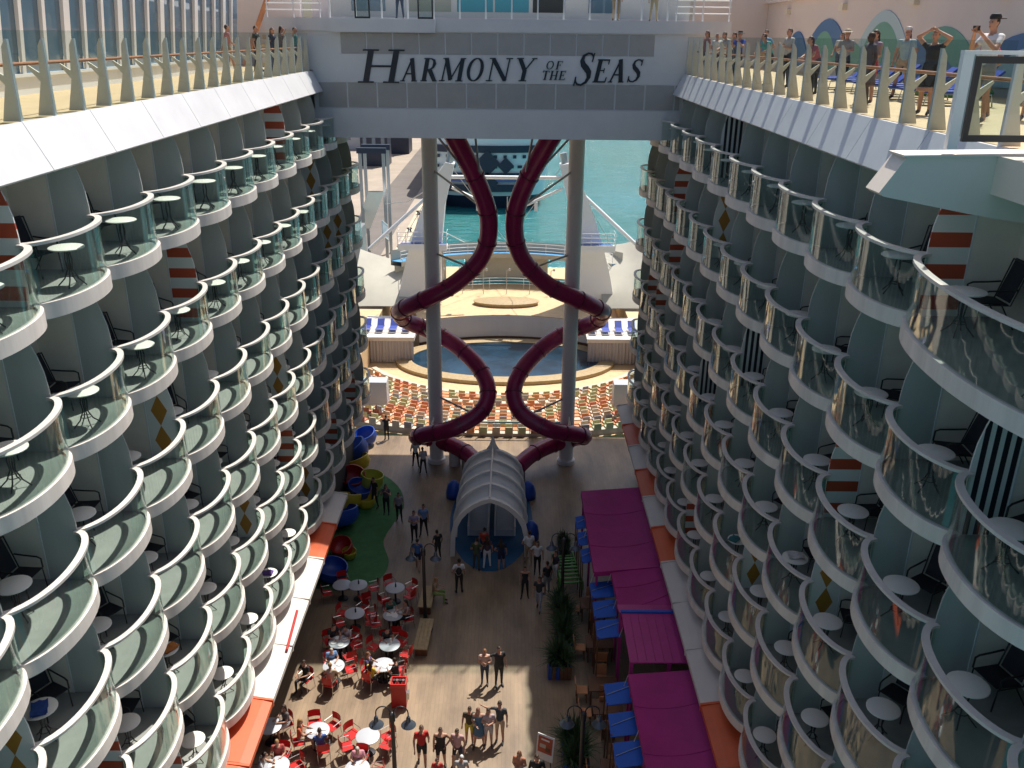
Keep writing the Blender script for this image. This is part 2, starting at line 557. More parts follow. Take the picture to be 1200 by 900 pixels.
SIDE = {}
for s in (-1, 1):
    d = {}
    d['slab'], d['glass'], d['rail'] = balcony_meshes(s, DY, SAG)
    for pat in ('plain', 'white'):
        b = MB()
        xs = sorted((s * 8.315, s * (WALLX - 0.002)))
        b.box(xs[0], xs[1], -0.03, 0.03, 0.002, HP, 0)
        xs = sorted((s * 8.285, s * 8.315))
        b.box(xs[0], xs[1], -0.036, 0.036, 0.002, HP, 1)
        b.prism(dpoly(s, 0.002, HP), 'y', -0.014, 0.014, 2)
        d['part_' + pat] = b.mesh('partition', ['cabin', 'pframe', 'frost' if pat == 'plain' else 'pwhite'])
    st = []
    for z in (0.12, 0.66, 1.20, 1.74, 2.2):
        b = MB()
        b.prism(dpoly(s, z, min(z + 0.25, HP - 0.01), 8.28, 0.004, 3), 'y', -0.018, 0.018)
        st.append(b.mesh('stripe', 'stripe_red'))
    d['red'] = st
    st = []
    for i in range(4):
        x0 = 8.26 - i * 0.165
        x1 = x0 - 0.085
        def zt(x):
            z = HP - 0.01
            while z > 0.05 and edge_x(z / HP) + 0.004 > x:
                z -= 0.02
            return z
        b = MB()
        b.prism([(s * x0, 0.01), (s * x0, zt(x0)), (s * x1, zt(x1)), (s * x1, 0.01)], 'y', -0.018, 0.018)
        st.append(b.mesh('stripe', 'stripe_navy'))
    d['black'] = st
    st = []
    for z in (0.1, 0.9, 1.7):
        b = MB()
        cx_, hh = 7.96, 0.4
        b.prism([(s * cx_, z), (s * (cx_ + 0.2), z + hh), (s * cx_, min(z + 2 * hh, HP)), (s * (cx_ - 0.2), z + hh)], 'y', -0.018, 0.018)
        st.append(b.mesh('diamond', 'diamond'))
    d['diamond'] = st
    b = MB()
    xs = sorted((s * (WALLX - 0.05), s * (WALLX - 0.002)))
    for y in (0.4, 1.2, 2.04):
        b.box(xs[0], xs[1], y, y + 0.06, 0.07, 2.06)
    for z in (0.005, 2.061):
        b.box(xs[0], xs[1], 0.4, 2.1, z, z + 0.064)
    d['door'] = b.mesh('sliding_door', 'pframe')
    b = MB()
    xs = sorted((s * (WALLX - 0.03), s * (WALLX - 0.004)))
    b.box(xs[0], xs[1], 0.461, 1.199, 0.071, 2.059)
    b.box(xs[0], xs[1], 1.261, 2.039, 0.071, 2.059)
    d['pane'] = b.mesh('pane', 'doorglass')
    SIDE[s] = d

PAT = {-1: {(0, -1): 'red', (1, 2): 'red', (0, 6): 'red', (2, 1): 'diamond', (3, 5): 'diamond', (1, 8): 'diamond', (2, 10): 'diamond',
            (4, 5): 'red', (5, 8): 'red', (5, 6): 'diamond', (3, -2): 'diamond', (4, 3): 'diamond', (4, -1): 'red', (5, 0): 'red',
            (5, 10): 'red', (2, 9): 'diamond'},
       1: {(0, -1): 'red', (1, -2): 'black', (2, 0): 'red', (1, 5): 'diamond', (1, 8): 'red', (0, 5): 'black', (0, 9): 'black',
           (2, 3): 'black', (3, 5): 'black', (3, 0): 'diamond', (4, 2): 'diamond', (2, 8): 'red', (3, 9): 'red', (5, 5): 'red', (3, 10): 'red'}}
for s in (-1, 1):
    d = SIDE[s]
    root = empty('cabin_block', (s * WALLX, Y_BEG, 0), label=('sunlit' if s < 0 else 'shaded') + ' cabin block with six rows of scalloped glass balconies', cat='building')
    off = Vector((-s * WALLX, -Y_BEG, 0))
    b = MB()
    xs = sorted((s * WALLX, s * 13.0))
    b.box(xs[0], xs[1], Y_BEG, Y_END, 0, 21.35)
    ob('wall', b.mesh('wall', 'cabin'), root, off)
    b = MB()
    xs = sorted((s * 8.4, s * (WALLX - 0.003)))
    b.box(xs[0], xs[1], Y_BEG, Y_END, 4.62, FZ[5] - 0.25)
    ob('soffit', b.mesh('soffit', 'slab'), root, off)
    wide = balcony_meshes(1, 2 * DY, 0.72) if s > 0 else None
    for r in range(6):
        for k in range(KMIN, KMAX + 1):
            loc = Vector((0, CUSP_Y0 + DY * k, FZ[r])) + off
            if s > 0 and r == 0 and k == -2:
                continue
            bm3 = wide if (s > 0 and r == 0 and k == -3) else (d['slab'], d['glass'], d['rail'])
            o = ob('balcony', bm3[0], root, loc)
            ob('glass_panel', bm3[1], o)
            ob('handrail', bm3[2], o)
            if k <= 6:
                dd = ob('sliding_door', d['door'], root, loc)
                ob('pane', d['pane'], dd)
        for k in range(KMIN, KMAX + 2):
            loc = Vector((0, CUSP_Y0 + DY * k, FZ[r])) + off
            if s > 0 and r == 0 and k == -2:
                continue
            pt = PAT[s].get((r, k))
            o = ob('partition', d['part_white' if pt else 'part_plain'], root, loc)
            if pt:
                for me in d[pt]:
                    ob('diamond' if pt == 'diamond' else 'stripe', me, o)

# balcony furniture
b = MB()
b.lathe([(0.0, 0.705), (0.30, 0.705), (0.315, 0.715), (0.315, 0.73), (0.30, 0.74), (0.0, 0.74)], 22)
TT = b.mesh('table_top', 'btable', True, 40)
b = MB()
for j in range(4):
    a = math.pi / 2 * j + 0.5
    c, q = math.cos(a), math.sin(a)
    b.tube([(c * r, q * r, z) for r, z in ((0.03, 0.70), (0.06, 0.5), (0.04, 0.32), (0.12, 0.14), (0.25, 0.012))], 0.013, 6)
b.tube([(0.1 * math.cos(t), 0.1 * math.sin(t), 0.2) for t in np.linspace(0, 2 * math.pi, 12, endpoint=False)], 0.009, 5, closed=True)
TL = b.mesh('pedestal', 'black')
def chair_meshes():
    b = MB()
    b.obox((0, 0.02, 0.43), (0.50, 0.48, 0.02), rx=R_(4))
    seat = b.mesh('seat', 'mesh')
    b = MB()
    b.obox((0, -0.34, 0.77), (0.43, 0.02, 0.68), rx=R_(17))
    back = b.mesh('backrest', 'mesh')
    b = MB()
    for x in (-0.27, 0.27):
        b.tube([(x, 0.27, 0.01), (x, 0.24, 0.42), (x, -0.24, 0.41), (x, -0.42, 1.07)], 0.014, 6)
        b.tube([(x, -0.36, 0.01), (x, -0.1, 0.41)], 0.013, 6)
    b.tube([(-0.27, -0.42, 1.07), (0.27, -0.42, 1.07)], 0.014, 6)
    frame = b.mesh('frame', 'black')
    arms = []
    for x in (-0.29, 0.29):
        b = MB()
        b.tube([(x, -0.30, 0.68), (x, -0.1, 0.665), (x, 0.16, 0.655), (x, 0.235, 0.62), (x, 0.24, 0.43)], 0.017, 6)
        arms.append(('armrest', b.mesh('armrest', 'black')))
    return [('seat', seat), ('backrest', back), ('frame', frame)] + arms
CH = chair_meshes()
ROWN = ['top', 'second', 'third', 'fourth', 'fifth', 'lowest']
VIS = {-1: [-2, -2, -3, -3, -2, -1], 1: [-3, -3, -3, -3, -2, -1]}
rnd = random.Random(3)
for s in (-1, 1):
    wall = 'sunlit' if s < 0 else 'shaded'
    for r in range(6):
        for k in range(VIS[s][r], KMAX + 1):
            n = ordn(KMAX - k)
            fx = 0.48 if s < 0 else 0.58
            x = s * (((7.58, 7.58, 8.16, 8.2, 8.02, 7.84)[r] if s < 0 else 7.74) + rnd.uniform(-0.08, 0.12))
            y = CUSP_Y0 + DY * (k + fx) + rnd.uniform(-0.15, 0.15)
            t = empty('balcony_table', (x, y, FZ[r]), rnd.uniform(0, 6), 'white round table on the %s wall, %s balcony row, %s from the bridge' % (wall, ROWN[r], n), 'table', 'white tables on the cabin balconies')
            ob('table_top', TT, t)
            if k <= 6:
                ob('pedestal', TL, t)
            if k <= 7 and rnd.random() < 0.9:
                yy = CUSP_Y0 + DY * (k + 0.83) + rnd.uniform(-0.14, 0.08)
                c = empty('balcony_chair', (s * 8.5, yy, FZ[r] + 0.002), (-math.pi * 0.62 if s < 0 else math.pi * 0.58) + rnd.uniform(-0.45, 0.45), 'dark mesh chair on the %s wall, %s balcony row, %s from the bridge' % (wall, ROWN[r], n), 'chair', 'dark chairs on the cabin balconies')
                for nm, me in CH:
                    ob(nm, me, c)
            if k <= 5 and rnd.random() < 0.42:
                c = empty('balcony_chair', (s * (8.5 + rnd.uniform(-0.06, 0.02)), CUSP_Y0 + DY * (k + 0.19), FZ[r] + 0.002), (-math.pi * 0.42 if s < 0 else math.pi * 0.42) + rnd.uniform(-0.4, 0.4), 'second dark mesh chair on the %s wall, %s balcony row, %s from the bridge' % (wall, ROWN[r], n), 'chair', 'dark chairs on the cabin balconies')
                for nm, me in CH:
                    ob(nm, me, c)

TW = [((0.03, 0.08, 0.30), 'blue'), ((0.55, 0.20, 0.05), 'orange'), ((0.6, 0.58, 0.55), 'white'), ((0.10, 0.05, 0.22), 'purple'), ((0.35, 0.03, 0.04), 'red'), ((0.05, 0.20, 0.20), 'teal')]
for i, (s, r, k) in enumerate(((-1, 5, 3), (-1, 4, 0), (-1, 3, -2), (1, 3, 0), (1, 4, 2))):
    col, cn = TW[(3, 1, 0, 2, 5)[i]]
    b = MB()
    rows = []
    for a in range(7):
        rows.append([(-0.2 + 0.4 * a / 6, -0.15 + 0.3 * c / 6, 0.02 + 0.035 * math.sin(a * 1.3 + c) * math.sin(c * 0.9 + i) + 0.03) for c in range(7)])
    b.grid(rows)
    b.box(-0.17, 0.17, -0.12, 0.12, 0.0, 0.02)
    fx = 0.48 if s < 0 else 0.58
    ob('beach_towel', b.mesh('beach_towel', mat('towel_' + cn, col, 0.9, var=0.2, scale=12), True, 50), None, (s * ((7.58, 7.58, 8.16, 8.2, 8.02, 7.84)[r] if s < 0 else 7.74), CUSP_Y0 + DY * (k + fx), FZ[r] + 0.742), i,
       'crumpled %s towel on a %s wall balcony table, %s row, %s from the bridge' % (cn, 'sunlit' if s < 0 else 'shaded', ROWN[r], ordn(KMAX - k)), 'towel', 'towels left on balcony tables')

# ------------------------------------------------------------------ shop fronts and edge awnings at boardwalk level
aw = {}
for s in (-1, 1):
    for col in ('orange', 'awnwhite'):
        b = MB()
        poly = [(s * 6.62, 4.14), (s * 6.62, 4.30), (s * 6.9, 4.37), (s * 8.39, 4.60), (s * 8.39, 4.44)]
        b.prism(poly, 'y', 0.02, DY - 0.02)
        b.prism([(s * 6.60, 4.10), (s * 6.60, 4.36), (s * 7.2, 4.44), (s * 7.2, 4.26)], 'y', DY - 0.10, DY - 0.019)
        aw[(s, col)] = b.mesh('edge_awning', col)
for s, cols in ((-1, {6: 'w', 5: 'o', 4: 'w', 3: 'w', 2: 'w', 1: 'o', 0: 'o'}),
                (1, {10: 'w', 9: 'o', 8: 'w', 7: 'o', 6: 'w', 5: 'o', 4: 'w', 3: 'w', 2: 'w', 1: 'o', 0: 'o'})):
    y0 = 16.84 if s < 0 else 16.80
    cnt = {'o': 0, 'w': 0}
    for k in sorted(cols, reverse=True):
        c = cols[k]
        ob('edge_awning', aw[(s, 'orange' if c == 'o' else 'awnwhite')], None, (0, y0 + DY * k - 0.4, 0), 0,
           '%s awning segment under the %s balconies, %s %s one from the columns' % ('orange' if c == 'o' else 'white', 'sunlit' if s < 0 else 'shaded', ordn(cnt[c]), 'orange' if c == 'o' else 'white'),
           'awning', 'awning segments along the boardwalk')
        cnt[c] += 1
b = MB()
b.tube([(-6.72, 23.9, 4.42), (-6.85, 26.0, 4.45)], 0.05, 8)
ob('red_pole', b.mesh('red_pole', 'pred'), None, None, 0, 'short red pole lying along a white awning edge', 'pole')

# ------------------------------------------------------------------ name bridge with lettering
br = empty('name_bridge', (0, 39.5, 19.33), label='white deck bridge spanning the canyon with navy ship name lettering', cat='bridge')
bo = Vector((0, -39.5, -19.33))
b = MB()
b.box(-7.86, 7.95, 39.5, 56.2, 19.33, 22.05)
b.box(-9.7, 9.7, 39.5, 56.2, 22.052, 24.06)
b.box(-7.9, 7.98, 39.44, 39.499, 19.30, 20.50)
b.box(-9.7, 9.7, 39.40, 39.499, 23.60, 24.10)
b.box(-6.95, -2.6, 39.16, 39.399, 23.56, 24.08)
ob('bridge_body', b.mesh('bridge_body', 'bridge'), br, bo)
def gpanel(x0, x1, z0, z1, y=39.47):
    b = MB()
    b.box(x0, x1, y, 39.499, z0, z1)
    ob('panel', b.mesh('panel', 'grey'), br, bo)
x = -7.7
while x < 7.7:
    gpanel(x + 0.035, min(x + 1.27, 7.8) - 0.035, 20.56, 21.56)
    x += 1.27
for i in range(12):
    x0 = -6.62 + i * 1.10 - (0 if i else 0)
    gpanel(x0 + 0.03, x0 + 1.07, 22.72, 23.54)

def ribbon(pts, ws):
    pts = [Vector((p[0], p[1])) for p in pts]
    L, Rr = [], []
    for i, p in enumerate(pts):
        d = (pts[min(i + 1, len(pts) - 1)] - pts[max(i - 1, 0)])
        nrm = Vector((-d.y, d.x)).normalized()
        wd = ws[i] if isinstance(ws, (list, tuple)) else ws
        L.append(p + nrm * wd / 2)
        Rr.append(p - nrm * wd / 2)
    return L, Rr

def hbar(x, y, wd, h=0.045):
    return ([(x - wd / 2, y), (x + wd / 2, y)], h)

def ell_path(cx, cy, rx, ry, n=28):
    return [(cx + rx * math.cos(2 * math.pi * i / n), cy + ry * math.sin(2 * math.pi * i / n)) for i in range(n + 1)]

def ell_w(thin, thick, n=28):
    return [thin + (thick - thin) * abs(math.cos(2 * math.pi * i / n)) for i in range(n + 1)]

TH, TN = 0.185, 0.062
S_PATH = [(0.60, 0.78), (0.60, 0.88), (0.50, 0.965), (0.36, 0.975), (0.22, 0.90), (0.19, 0.76), (0.27, 0.64), (0.42, 0.53), (0.56, 0.41), (0.60, 0.26), (0.53, 0.11), (0.36, 0.025), (0.20, 0.05), (0.11, 0.14), (0.09, 0.26)]
S_W = [0.02, 0.05, 0.06, 0.06, 0.09, 0.13, 0.16, 0.17, 0.16, 0.13, 0.09, 0.06, 0.06, 0.05, 0.02]
GLY = {
    'H': (1.0, [([(0.2, 0), (0.2, 1)], TH), ([(0.8, 0), (0.8, 1)], TH), ([(0.2, 0.5), (0.8, 0.5)], TN), hbar(0.2, 0.022, 0.38), hbar(0.2, 0.978, 0.38), hbar(0.8, 0.022, 0.38), hbar(0.8, 0.978, 0.38)]),
    'A': (0.86, [([(0.12, 0), (0.46, 1)], TN + 0.01), ([(0.43, 1), (0.76, 0)], TH), ([(0.22, 0.33), (0.66, 0.33)], TN), hbar(0.12, 0.022, 0.26), hbar(0.77, 0.022, 0.32)]),
    'R': (0.86, [([(0.2, 0), (0.2, 1)], TH), ([(0.2, 0.965), (0.42, 0.97), (0.58, 0.9), (0.63, 0.75), (0.58, 0.60), (0.42, 0.51), (0.2, 0.51)], [0.05, 0.05, 0.10, 0.15, 0.10, 0.05, 0.05]), ([(0.40, 0.52), (0.78, 0.0)], TH), hbar(0.2, 0.022, 0.36), hbar(0.82, 0.022, 0.2), hbar(0.12, 0.978, 0.2)]),
    'M': (1.12, [([(0.14, 0), (0.18, 1)], TN), ([(0.18, 1), (0.54, 0.06)], TH), ([(0.52, 0.04), (0.92, 1)], TN), ([(0.94, 1), (0.96, 0)], TH), hbar(0.14, 0.022, 0.28), hbar(0.96, 0.022, 0.34), hbar(0.12, 0.978, 0.2), hbar(1.0, 0.978, 0.2)]),
    'O': (0.95, [(ell_path(0.47, 0.5, 0.37, 0.48), ell_w(0.045, 0.15))]),
    'N': (1.0, [([(0.16, 0), (0.16, 1)], TN), ([(0.16, 0.98), (0.82, 0.02)], TH), ([(0.84, 0), (0.84, 1)], TN), hbar(0.16, 0.022, 0.28), hbar(0.11, 0.978, 0.22), hbar(0.84, 0.978, 0.28)]),
    'Y': (0.88, [([(0.12, 1), (0.45, 0.47)], TH), ([(0.80, 1), (0.46, 0.47)], TN), ([(0.45, 0.5), (0.45, 0)], TH), hbar(0.45, 0.022, 0.36), hbar(0.14, 0.978, 0.32), hbar(0.80, 0.978, 0.24)]),
    'F': (0.72, [([(0.2, 0), (0.2, 1)], TH), ([(0.2, 0.97), (0.66, 0.97)], 0.06), ([(0.2, 0.52), (0.5, 0.52)], 0.05), ([(0.66, 1), (0.66, 0.78)], 0.045), ([(0.5, 0.62), (0.5, 0.42)], 0.04), hbar(0.2, 0.022, 0.36)]),
    'T': (0.82, [([(0.42, 0), (0.42, 1)], TH), ([(0.06, 0.97), (0.78, 0.97)], 0.06), ([(0.07, 1), (0.07, 0.78)], 0.045), ([(0.77, 1), (0.77, 0.78)], 0.045), hbar(0.42, 0.022, 0.36)]),
    'E': (0.78, [([(0.2, 0), (0.2, 1)], TH), ([(0.2, 0.97), (0.66, 0.97)], 0.06), ([(0.2, 0.52), (0.5, 0.52)], 0.05), ([(0.2, 0.03), (0.70, 0.03)], 0.06), ([(0.66, 1), (0.66, 0.78)], 0.045), ([(0.5, 0.62), (0.5, 0.42)], 0.04), ([(0.70, 0), (0.71, 0.23)], 0.045), hbar(0.12, 0.975, 0.18), hbar(0.12, 0.025, 0.18)]),
    'S': (0.70, [(S_PATH, S_W), ([(0.61, 0.99), (0.60, 0.72)], 0.04), ([(0.09, 0.0), (0.09, 0.27)], 0.04)]),
}

def letter(chx, x0, x1, z0, h, y=39.43):
    """letter filling world x0..x1 (slanted), foot at z0, cap height h"""
    wd, strokes = GLY[chx]
    sh = 0.22 * h
    sx = (x1 - x0 - sh) / wd
    bm = MB()
    for i, (pts, ws) in enumerate(strokes):
        # stroke widths follow the height so that stems keep their weight
        pp = [(p[0] * sx, p[1] * h) for p in pts]
        L, Rr = ribbon(pp, [q * h for q in ws] if isinstance(ws, list) else ws * h)
        f0, f1 = y - 0.0012 * i, 39.475
        def W(p, yy):
            return (x0 + p[0] + 0.22 * max(0, min(h, p[1])), yy, z0 + max(-0.01, min(h + 0.01, p[1])))
        n = len(L)
        vs = [W(p, f0) for p in L] + [W(p, f0) for p in Rr] + [W(p, f1) for p in L] + [W(p, f1) for p in Rr]
        fs = []
        for k in range(n - 1):
            fs += [(k, k + 1, n + k + 1, n + k), (k, 2 * n + k, 2 * n + k + 1, k + 1), (n + k, n + k + 1, 3 * n + k + 1, 3 * n + k)]
        fs += [(0, n, 3 * n, 2 * n), (n - 1, 3 * n - 1, 4 * n - 1, 2 * n - 1)]
        bm.add(vs, fs)
    ob('letter', bm.mesh('letter', 'letter'), br, bo)

for a in (('H', -5.98, -3.90, 21.56, 1.33), ('A', -4.15, -3.30, 21.63, 0.93), ('R', -3.32, -2.45, 21.64, 0.93), ('M', -2.52, -1.32, 21.65, 0.93),
          ('O', -1.42, -0.50, 21.66, 0.93), ('N', -0.55, 0.66, 21.67, 0.93), ('Y', 0.62, 1.62, 21.68, 0.93),
          ('O', 2.0, 2.40, 22.17, 0.33), ('F', 2.40, 2.76, 22.17, 0.33), ('T', 1.82, 2.20, 21.75, 0.36), ('H', 2.16, 2.58, 21.75, 0.36), ('E', 2.54, 2.92, 21.75, 0.36),
          ('S', 3.12, 4.16, 21.52, 1.33), ('E', 3.98, 4.80, 21.66, 0.93), ('A', 4.66, 5.48, 21.67, 0.93), ('S', 5.42, 6.18, 21.68, 0.93)):
    letter(*a)
b = MB()
b.box(-7.0, 7.1, 39.475, 39.499, 21.585, 22.70)
ob('sign_board', b.mesh('sign_board', 'bridge'), br, bo)

# glass screen along the bridge top
gs = empty('bridge_screen', (0, 39.6, 24.1), label='row of glass wind screens along the top of the name bridge', cat='glass screen')
b = MB()
b.box(-0.03, 0.03, -0.03, 0.03, 0, 1.5)
pm = b.mesh('post', 'white')
for i in range(15):
    ob('post', pm, gs, (-7.0 + i * 1.08, 0, 0))
b = MB()
b.box(0.04, 1.04, -0.008, 0.008, 0.05, 1.45)
pm = b.mesh('glass_pane', 'deckglass')
for i in range(14):
    ob('glass_pane', pm, gs, (-7.0 + i * 1.08, 0, 0))
for xx, nm in ((-5.6, 'H'), (-3.0, 'A')):
    t = empty('framed_gate', (xx, 39.3, 24.085), label='black framed glass gate above the letter ' + nm, cat='gate')
    b = MB()
    b.box(-0.32, -0.26, -0.03, 0.03, 0, 1.4)
    b.box(0.26, 0.32, -0.03, 0.03, 0, 1.4)
    b.box(-0.26, 0.26, -0.03, 0.03, 0, 0.07)
    b.box(-0.26, 0.26, -0.03, 0.03, 1.33, 1.4)
    ob('frame', b.mesh('frame', 'black'), t)
    b = MB()
    b.box(-0.26, 0.26, -0.008, 0.008, 0.071, 1.329)
    ob('pane', b.mesh('pane', 'deckglass'), t)
for sx, nm in ((-1, 'left'), (1, 'right')):
    t = empty('tube_railing', (sx * 8.5, 39.6, 24.1), label='white tube railing on the bridge, beside the %s wind screens' % ('sunlit deck' if sx < 0 else 'mural deck'), cat='railing')
    for z in (0.3, 0.55, 0.8, 1.1):
        b = MB()
        b.tube([(-1.15, 0, z), (1.15, 0, z)], 0.022, 6)
        ob('bar', b.mesh('bar', 'white'), t)
    for xx in (-1.1, 0, 1.1):
        b = MB()
        b.tube([(xx, 0, 0), (xx, 0, 1.12)], 0.03, 6)
        ob('post', b.mesh('post', 'white'), t)
# deck house behind the screens
dh = empty('deck_house', (0, 48, 24.06), label='low pale deck house with teal windows behind the bridge screens', cat='building')
b = MB()
b.box(-9.5, 9.5, 0, 6, 0, 3.4)
ob('wall', b.mesh('wall', 'pinkwall'), dh)
for x0, x1, m_ in ((-2.2, -0.4, 'teal'), (-0.3, 1.4, 'teal'), (1.6, 3.2, 'dark'), (-7.5, -5.8, 'dkglass'), (4.4, 6.0, 'dkglass'), (-4.6, -2.5, 'cream')):
    b = MB()
    b.box(x0, x1, -0.03, -0.002, 0.5, 2.6)
    ob('window', b.mesh('window', m_), dh)

# ------------------------------------------------------------------ columns and slides
for sx, nm in ((-3.66, 'first'), (3.98, 'second')):
    b = MB()
    b.lathe([(0.52, 0), (0.52, 0.22), (0.41, 0.28), (0.41, 19.32)], 28)
    ob('support_column', b.mesh('support_column', 'column', True, 40), None, (sx, 46.72, 0), 0,
       'tall grey round column under the bridge, inside the %s purple slide' % ('kids area side' if sx < 0 else 'magenta awning side'), 'column')

def catmull(P, n=8):
    P = [Vector(p) for p in P]
    out = []
    for i in range(len(P) - 1):
        p0, p1, p2, p3 = P[max(i - 1, 0)], P[i], P[i + 1], P[min(i + 2, len(P) - 1)]
        for j in range(n):
            t = j / n
            out.append(0.5 * ((2 * p1) + (p2 - p0) * t + (2 * p0 - 5 * p1 + 4 * p2 - p3) * t * t + (3 * p1 - p0 - 3 * p2 + p3) * t ** 3))
    out.append(P[-1])
    return out

SL = [(-2.29, 42.5, 19.45), (-1.03, 43.5, 16.75), (-0.51, 44.2, 14.74), (-0.88, 44.8, 12.84), (-2.25, 45.2, 11.31), (-3.87, 45.4, 10.35), (-5.13, 46.2, 9.57), (-5.57, 47.0, 9.03), (-5.24, 48.0, 8.22), (-3.98, 48.5, 7.5), (-2.48, 48.0, 6.8), (-1.12, 47.0, 5.77), (-0.6, 46.0, 4.71), (-1.06, 45.2, 3.79), (-2.58, 44.8, 3.01), (-4.07, 45.3, 2.4), (-4.74, 46.0, 1.9), (-4.24, 46.85, 1.45), (-2.96, 46.5, 1.25), (-1.77, 45.5, 1.1), (-1.04, 44.4, 0.85)]
SR = [(2.7, 42.5, 19.49), (1.30, 43.5, 16.77), (0.78, 44.2, 14.75), (1.13, 44.8, 12.86), (2.49, 45.2, 11.28), (4.12, 45.4, 10.43), (5.32, 46.2, 9.67), (5.75, 47.0, 9.14), (5.40, 48.0, 8.27), (4.12, 48.5, 7.58), (2.69, 48.0, 6.9), (1.35, 47.0, 5.79), (0.85, 46.0, 4.72), (1.34, 45.2, 3.76), (2.87, 44.8, 3.01), (4.25, 45.3, 2.5), (4.95, 46.0, 2.05), (4.42, 46.85, 1.5), (3.2, 46.5, 1.27), (1.95, 45.5, 1.1), (1.12, 44.4, 0.86)]
for P, nm, cx_ in ((SL, 'kids area', -3.66), (SR, 'magenta awnings', 3.98)):
    t = empty('tube_slide', (P[-1][0], P[-1][1], 0.1), label='dark purple twisting tube slide on the side of the ' + nm, cat='slide')
    o_ = Vector((-P[-1][0], -P[-1][1], -0.1))
    path = catmull(P, 7)
    b = MB()
    b.tube(path, 0.47, 20)
    ob('tube', b.mesh('tube', 'slide', True, 50), t, o_)
    for i in range(6, len(path) - 4, 6):
        d_ = (path[i + 1] - path[i - 1]).normalized()
        b = MB()
        b.tube([path[i] - d_ * 0.035, path[i] + d_ * 0.035], 0.51, 20)
        ob('flange', b.mesh('flange', 'slidefl', True, 40), t, o_)
    for i, zz in ((24, 0.4), (46, 0.4), (60, -0.3), (92, 0.5), (104, 0.6), (12, 1.6)):
        p = path[i]
        q = Vector((cx_, 46.72, p.z + zz))
        d_ = (p - q)
        d_.z = 0
        q = q + d_.normalized() * 0.39
        b = MB()
        b.tube([q, p - (p - q).normalized() * 0.5], 0.06, 8)
        ob('strut', b.mesh('strut', 'steel', True, 40), t, o_)
    b = MB()
    p = path[-2]
    for dx in (-0.3, 0.3):
        b.tube([(p.x + dx, p.y, 0), (p.x + dx, p.y, p.z - 0.3)], 0.05, 8)
    ob('stand', b.mesh('stand', 'steel'), t, o_)
for k, (a_, b_) in enumerate((((-1.1, 42.0, 19.3), (-0.75, 44.1, 15.2)), ((1.6, 42.0, 19.3), (0.95, 44.1, 15.2)), ((-2.9, 41.5, 19.3), (-1.35, 43.4, 17.0)), ((3.4, 41.5, 19.3), (1.6, 43.4, 17.0)))):
    b = MB()
    b.tube([a_, b_], 0.055, 8)
    ob('hanger_rod', b.mesh('hanger_rod', 'steel'), None, None, 0, ('inner' if k < 2 else 'outer') + ' steel hanger rod from the bridge to the ' + ('kids area' if k % 2 == 0 else 'magenta awning') + ' side slide', 'rod')

# ------------------------------------------------------------------ arched canopy at the slide exit
AXC, AY0, AY1 = -0.28, 36.6, 43.6
t = empty('arch_canopy', (AXC, AY0, 0), label='white ribbed tunnel canopy with pointed tip at the slide exit', cat='canopy')
def aprof(w_, h_, n=14):
    out = []
    for i in range(n + 1):
        u = -1 + 2 * i / n
        a = math.pi / 2 * u
        xx = w_ * math.sin(a)
        zz = h_ * (max(0, math.cos(a)) ** 0.62) * (1 + 0.0 * u)
        zz += 0.22 * h_ / 3.1 * max(0, 1 - abs(u) * 2.2) ** 1.5
        out.append((xx, zz))
    return out
NR = 5
ys = [0 + i * (AY1 - AY0) / (NR - 1) for i in range(NR)]
def asize(y):
    f = y / (AY1 - AY0)
    return 1.86 - 0.16 * f * f, 2.88 - 0.75 * f ** 1.3
for i, y in enumerate(ys):
    W_, H_ = asize(y)
    po, pi_ = aprof(W_ + 0.05, H_ + 0.10), aprof(W_ - 0.17, H_ - 0.10)
    b = MB()
    for (pa, ya, pb, yb) in ((po, y - 0.11, po, y + 0.11), (po, y + 0.11, pi_, y + 0.11), (pi_, y + 0.11, pi_, y - 0.11), (pi_, y - 0.11, po, y - 0.11)):
        b.grid([[(p[0], ya, p[1]) for p in pa], [(p[0], yb, p[1]) for p in pb]])
    ob('rib', b.mesh('rib', 'canrib', True, 40), t)
for i in range(NR - 1):
    rows = []
    for j in range(5):
        f = j / 4
        y = ys[i] + (ys[i + 1] - ys[i]) * f
        W_, H_ = asize(y)
        sag = 0.16 * math.sin(math.pi * f)
        pr = aprof(W_ - 0.03 - sag * 0.4, H_ - 0.0 - sag)
        rows.append([(p[0], y, p[1]) for p in pr[2:-2]])
    b = MB()
    b.grid(rows)
    b.grid([[(p[0], p[1], p[2] - 0.02) for p in r] for r in rows])
    ob('skin', b.mesh('skin', 'canopy', True), t)
b = MB()
b.tube([(0, y, asize(y)[1] + 0.30) for y in ys], 0.05, 8)
ob('ridge', b.mesh('ridge', 'canrib'), t)
b = MB()
H_ = asize(AY1 - AY0)[1]
b.lathe([(0.75, H_ - 0.25), (0.42, H_ + 0.05), (0.18, H_ + 0.45), (0.03, H_ + 0.95)], 4, (0, AY1 - AY0 + 0.1, 0))
ob('tip', b.mesh('tip', 'canopy'), t)
b = MB()
n = 26
b.add([(AXC + 2.15 * math.cos(2 * math.pi * i / n), 40.2 + 5.0 * math.sin(2 * math.pi * i / n), 0.004) for i in range(n)], [list(range(n))])
ob('blue_floor_patch', b.mesh('blue_floor_patch', 'bluefloor'), kind='structure')
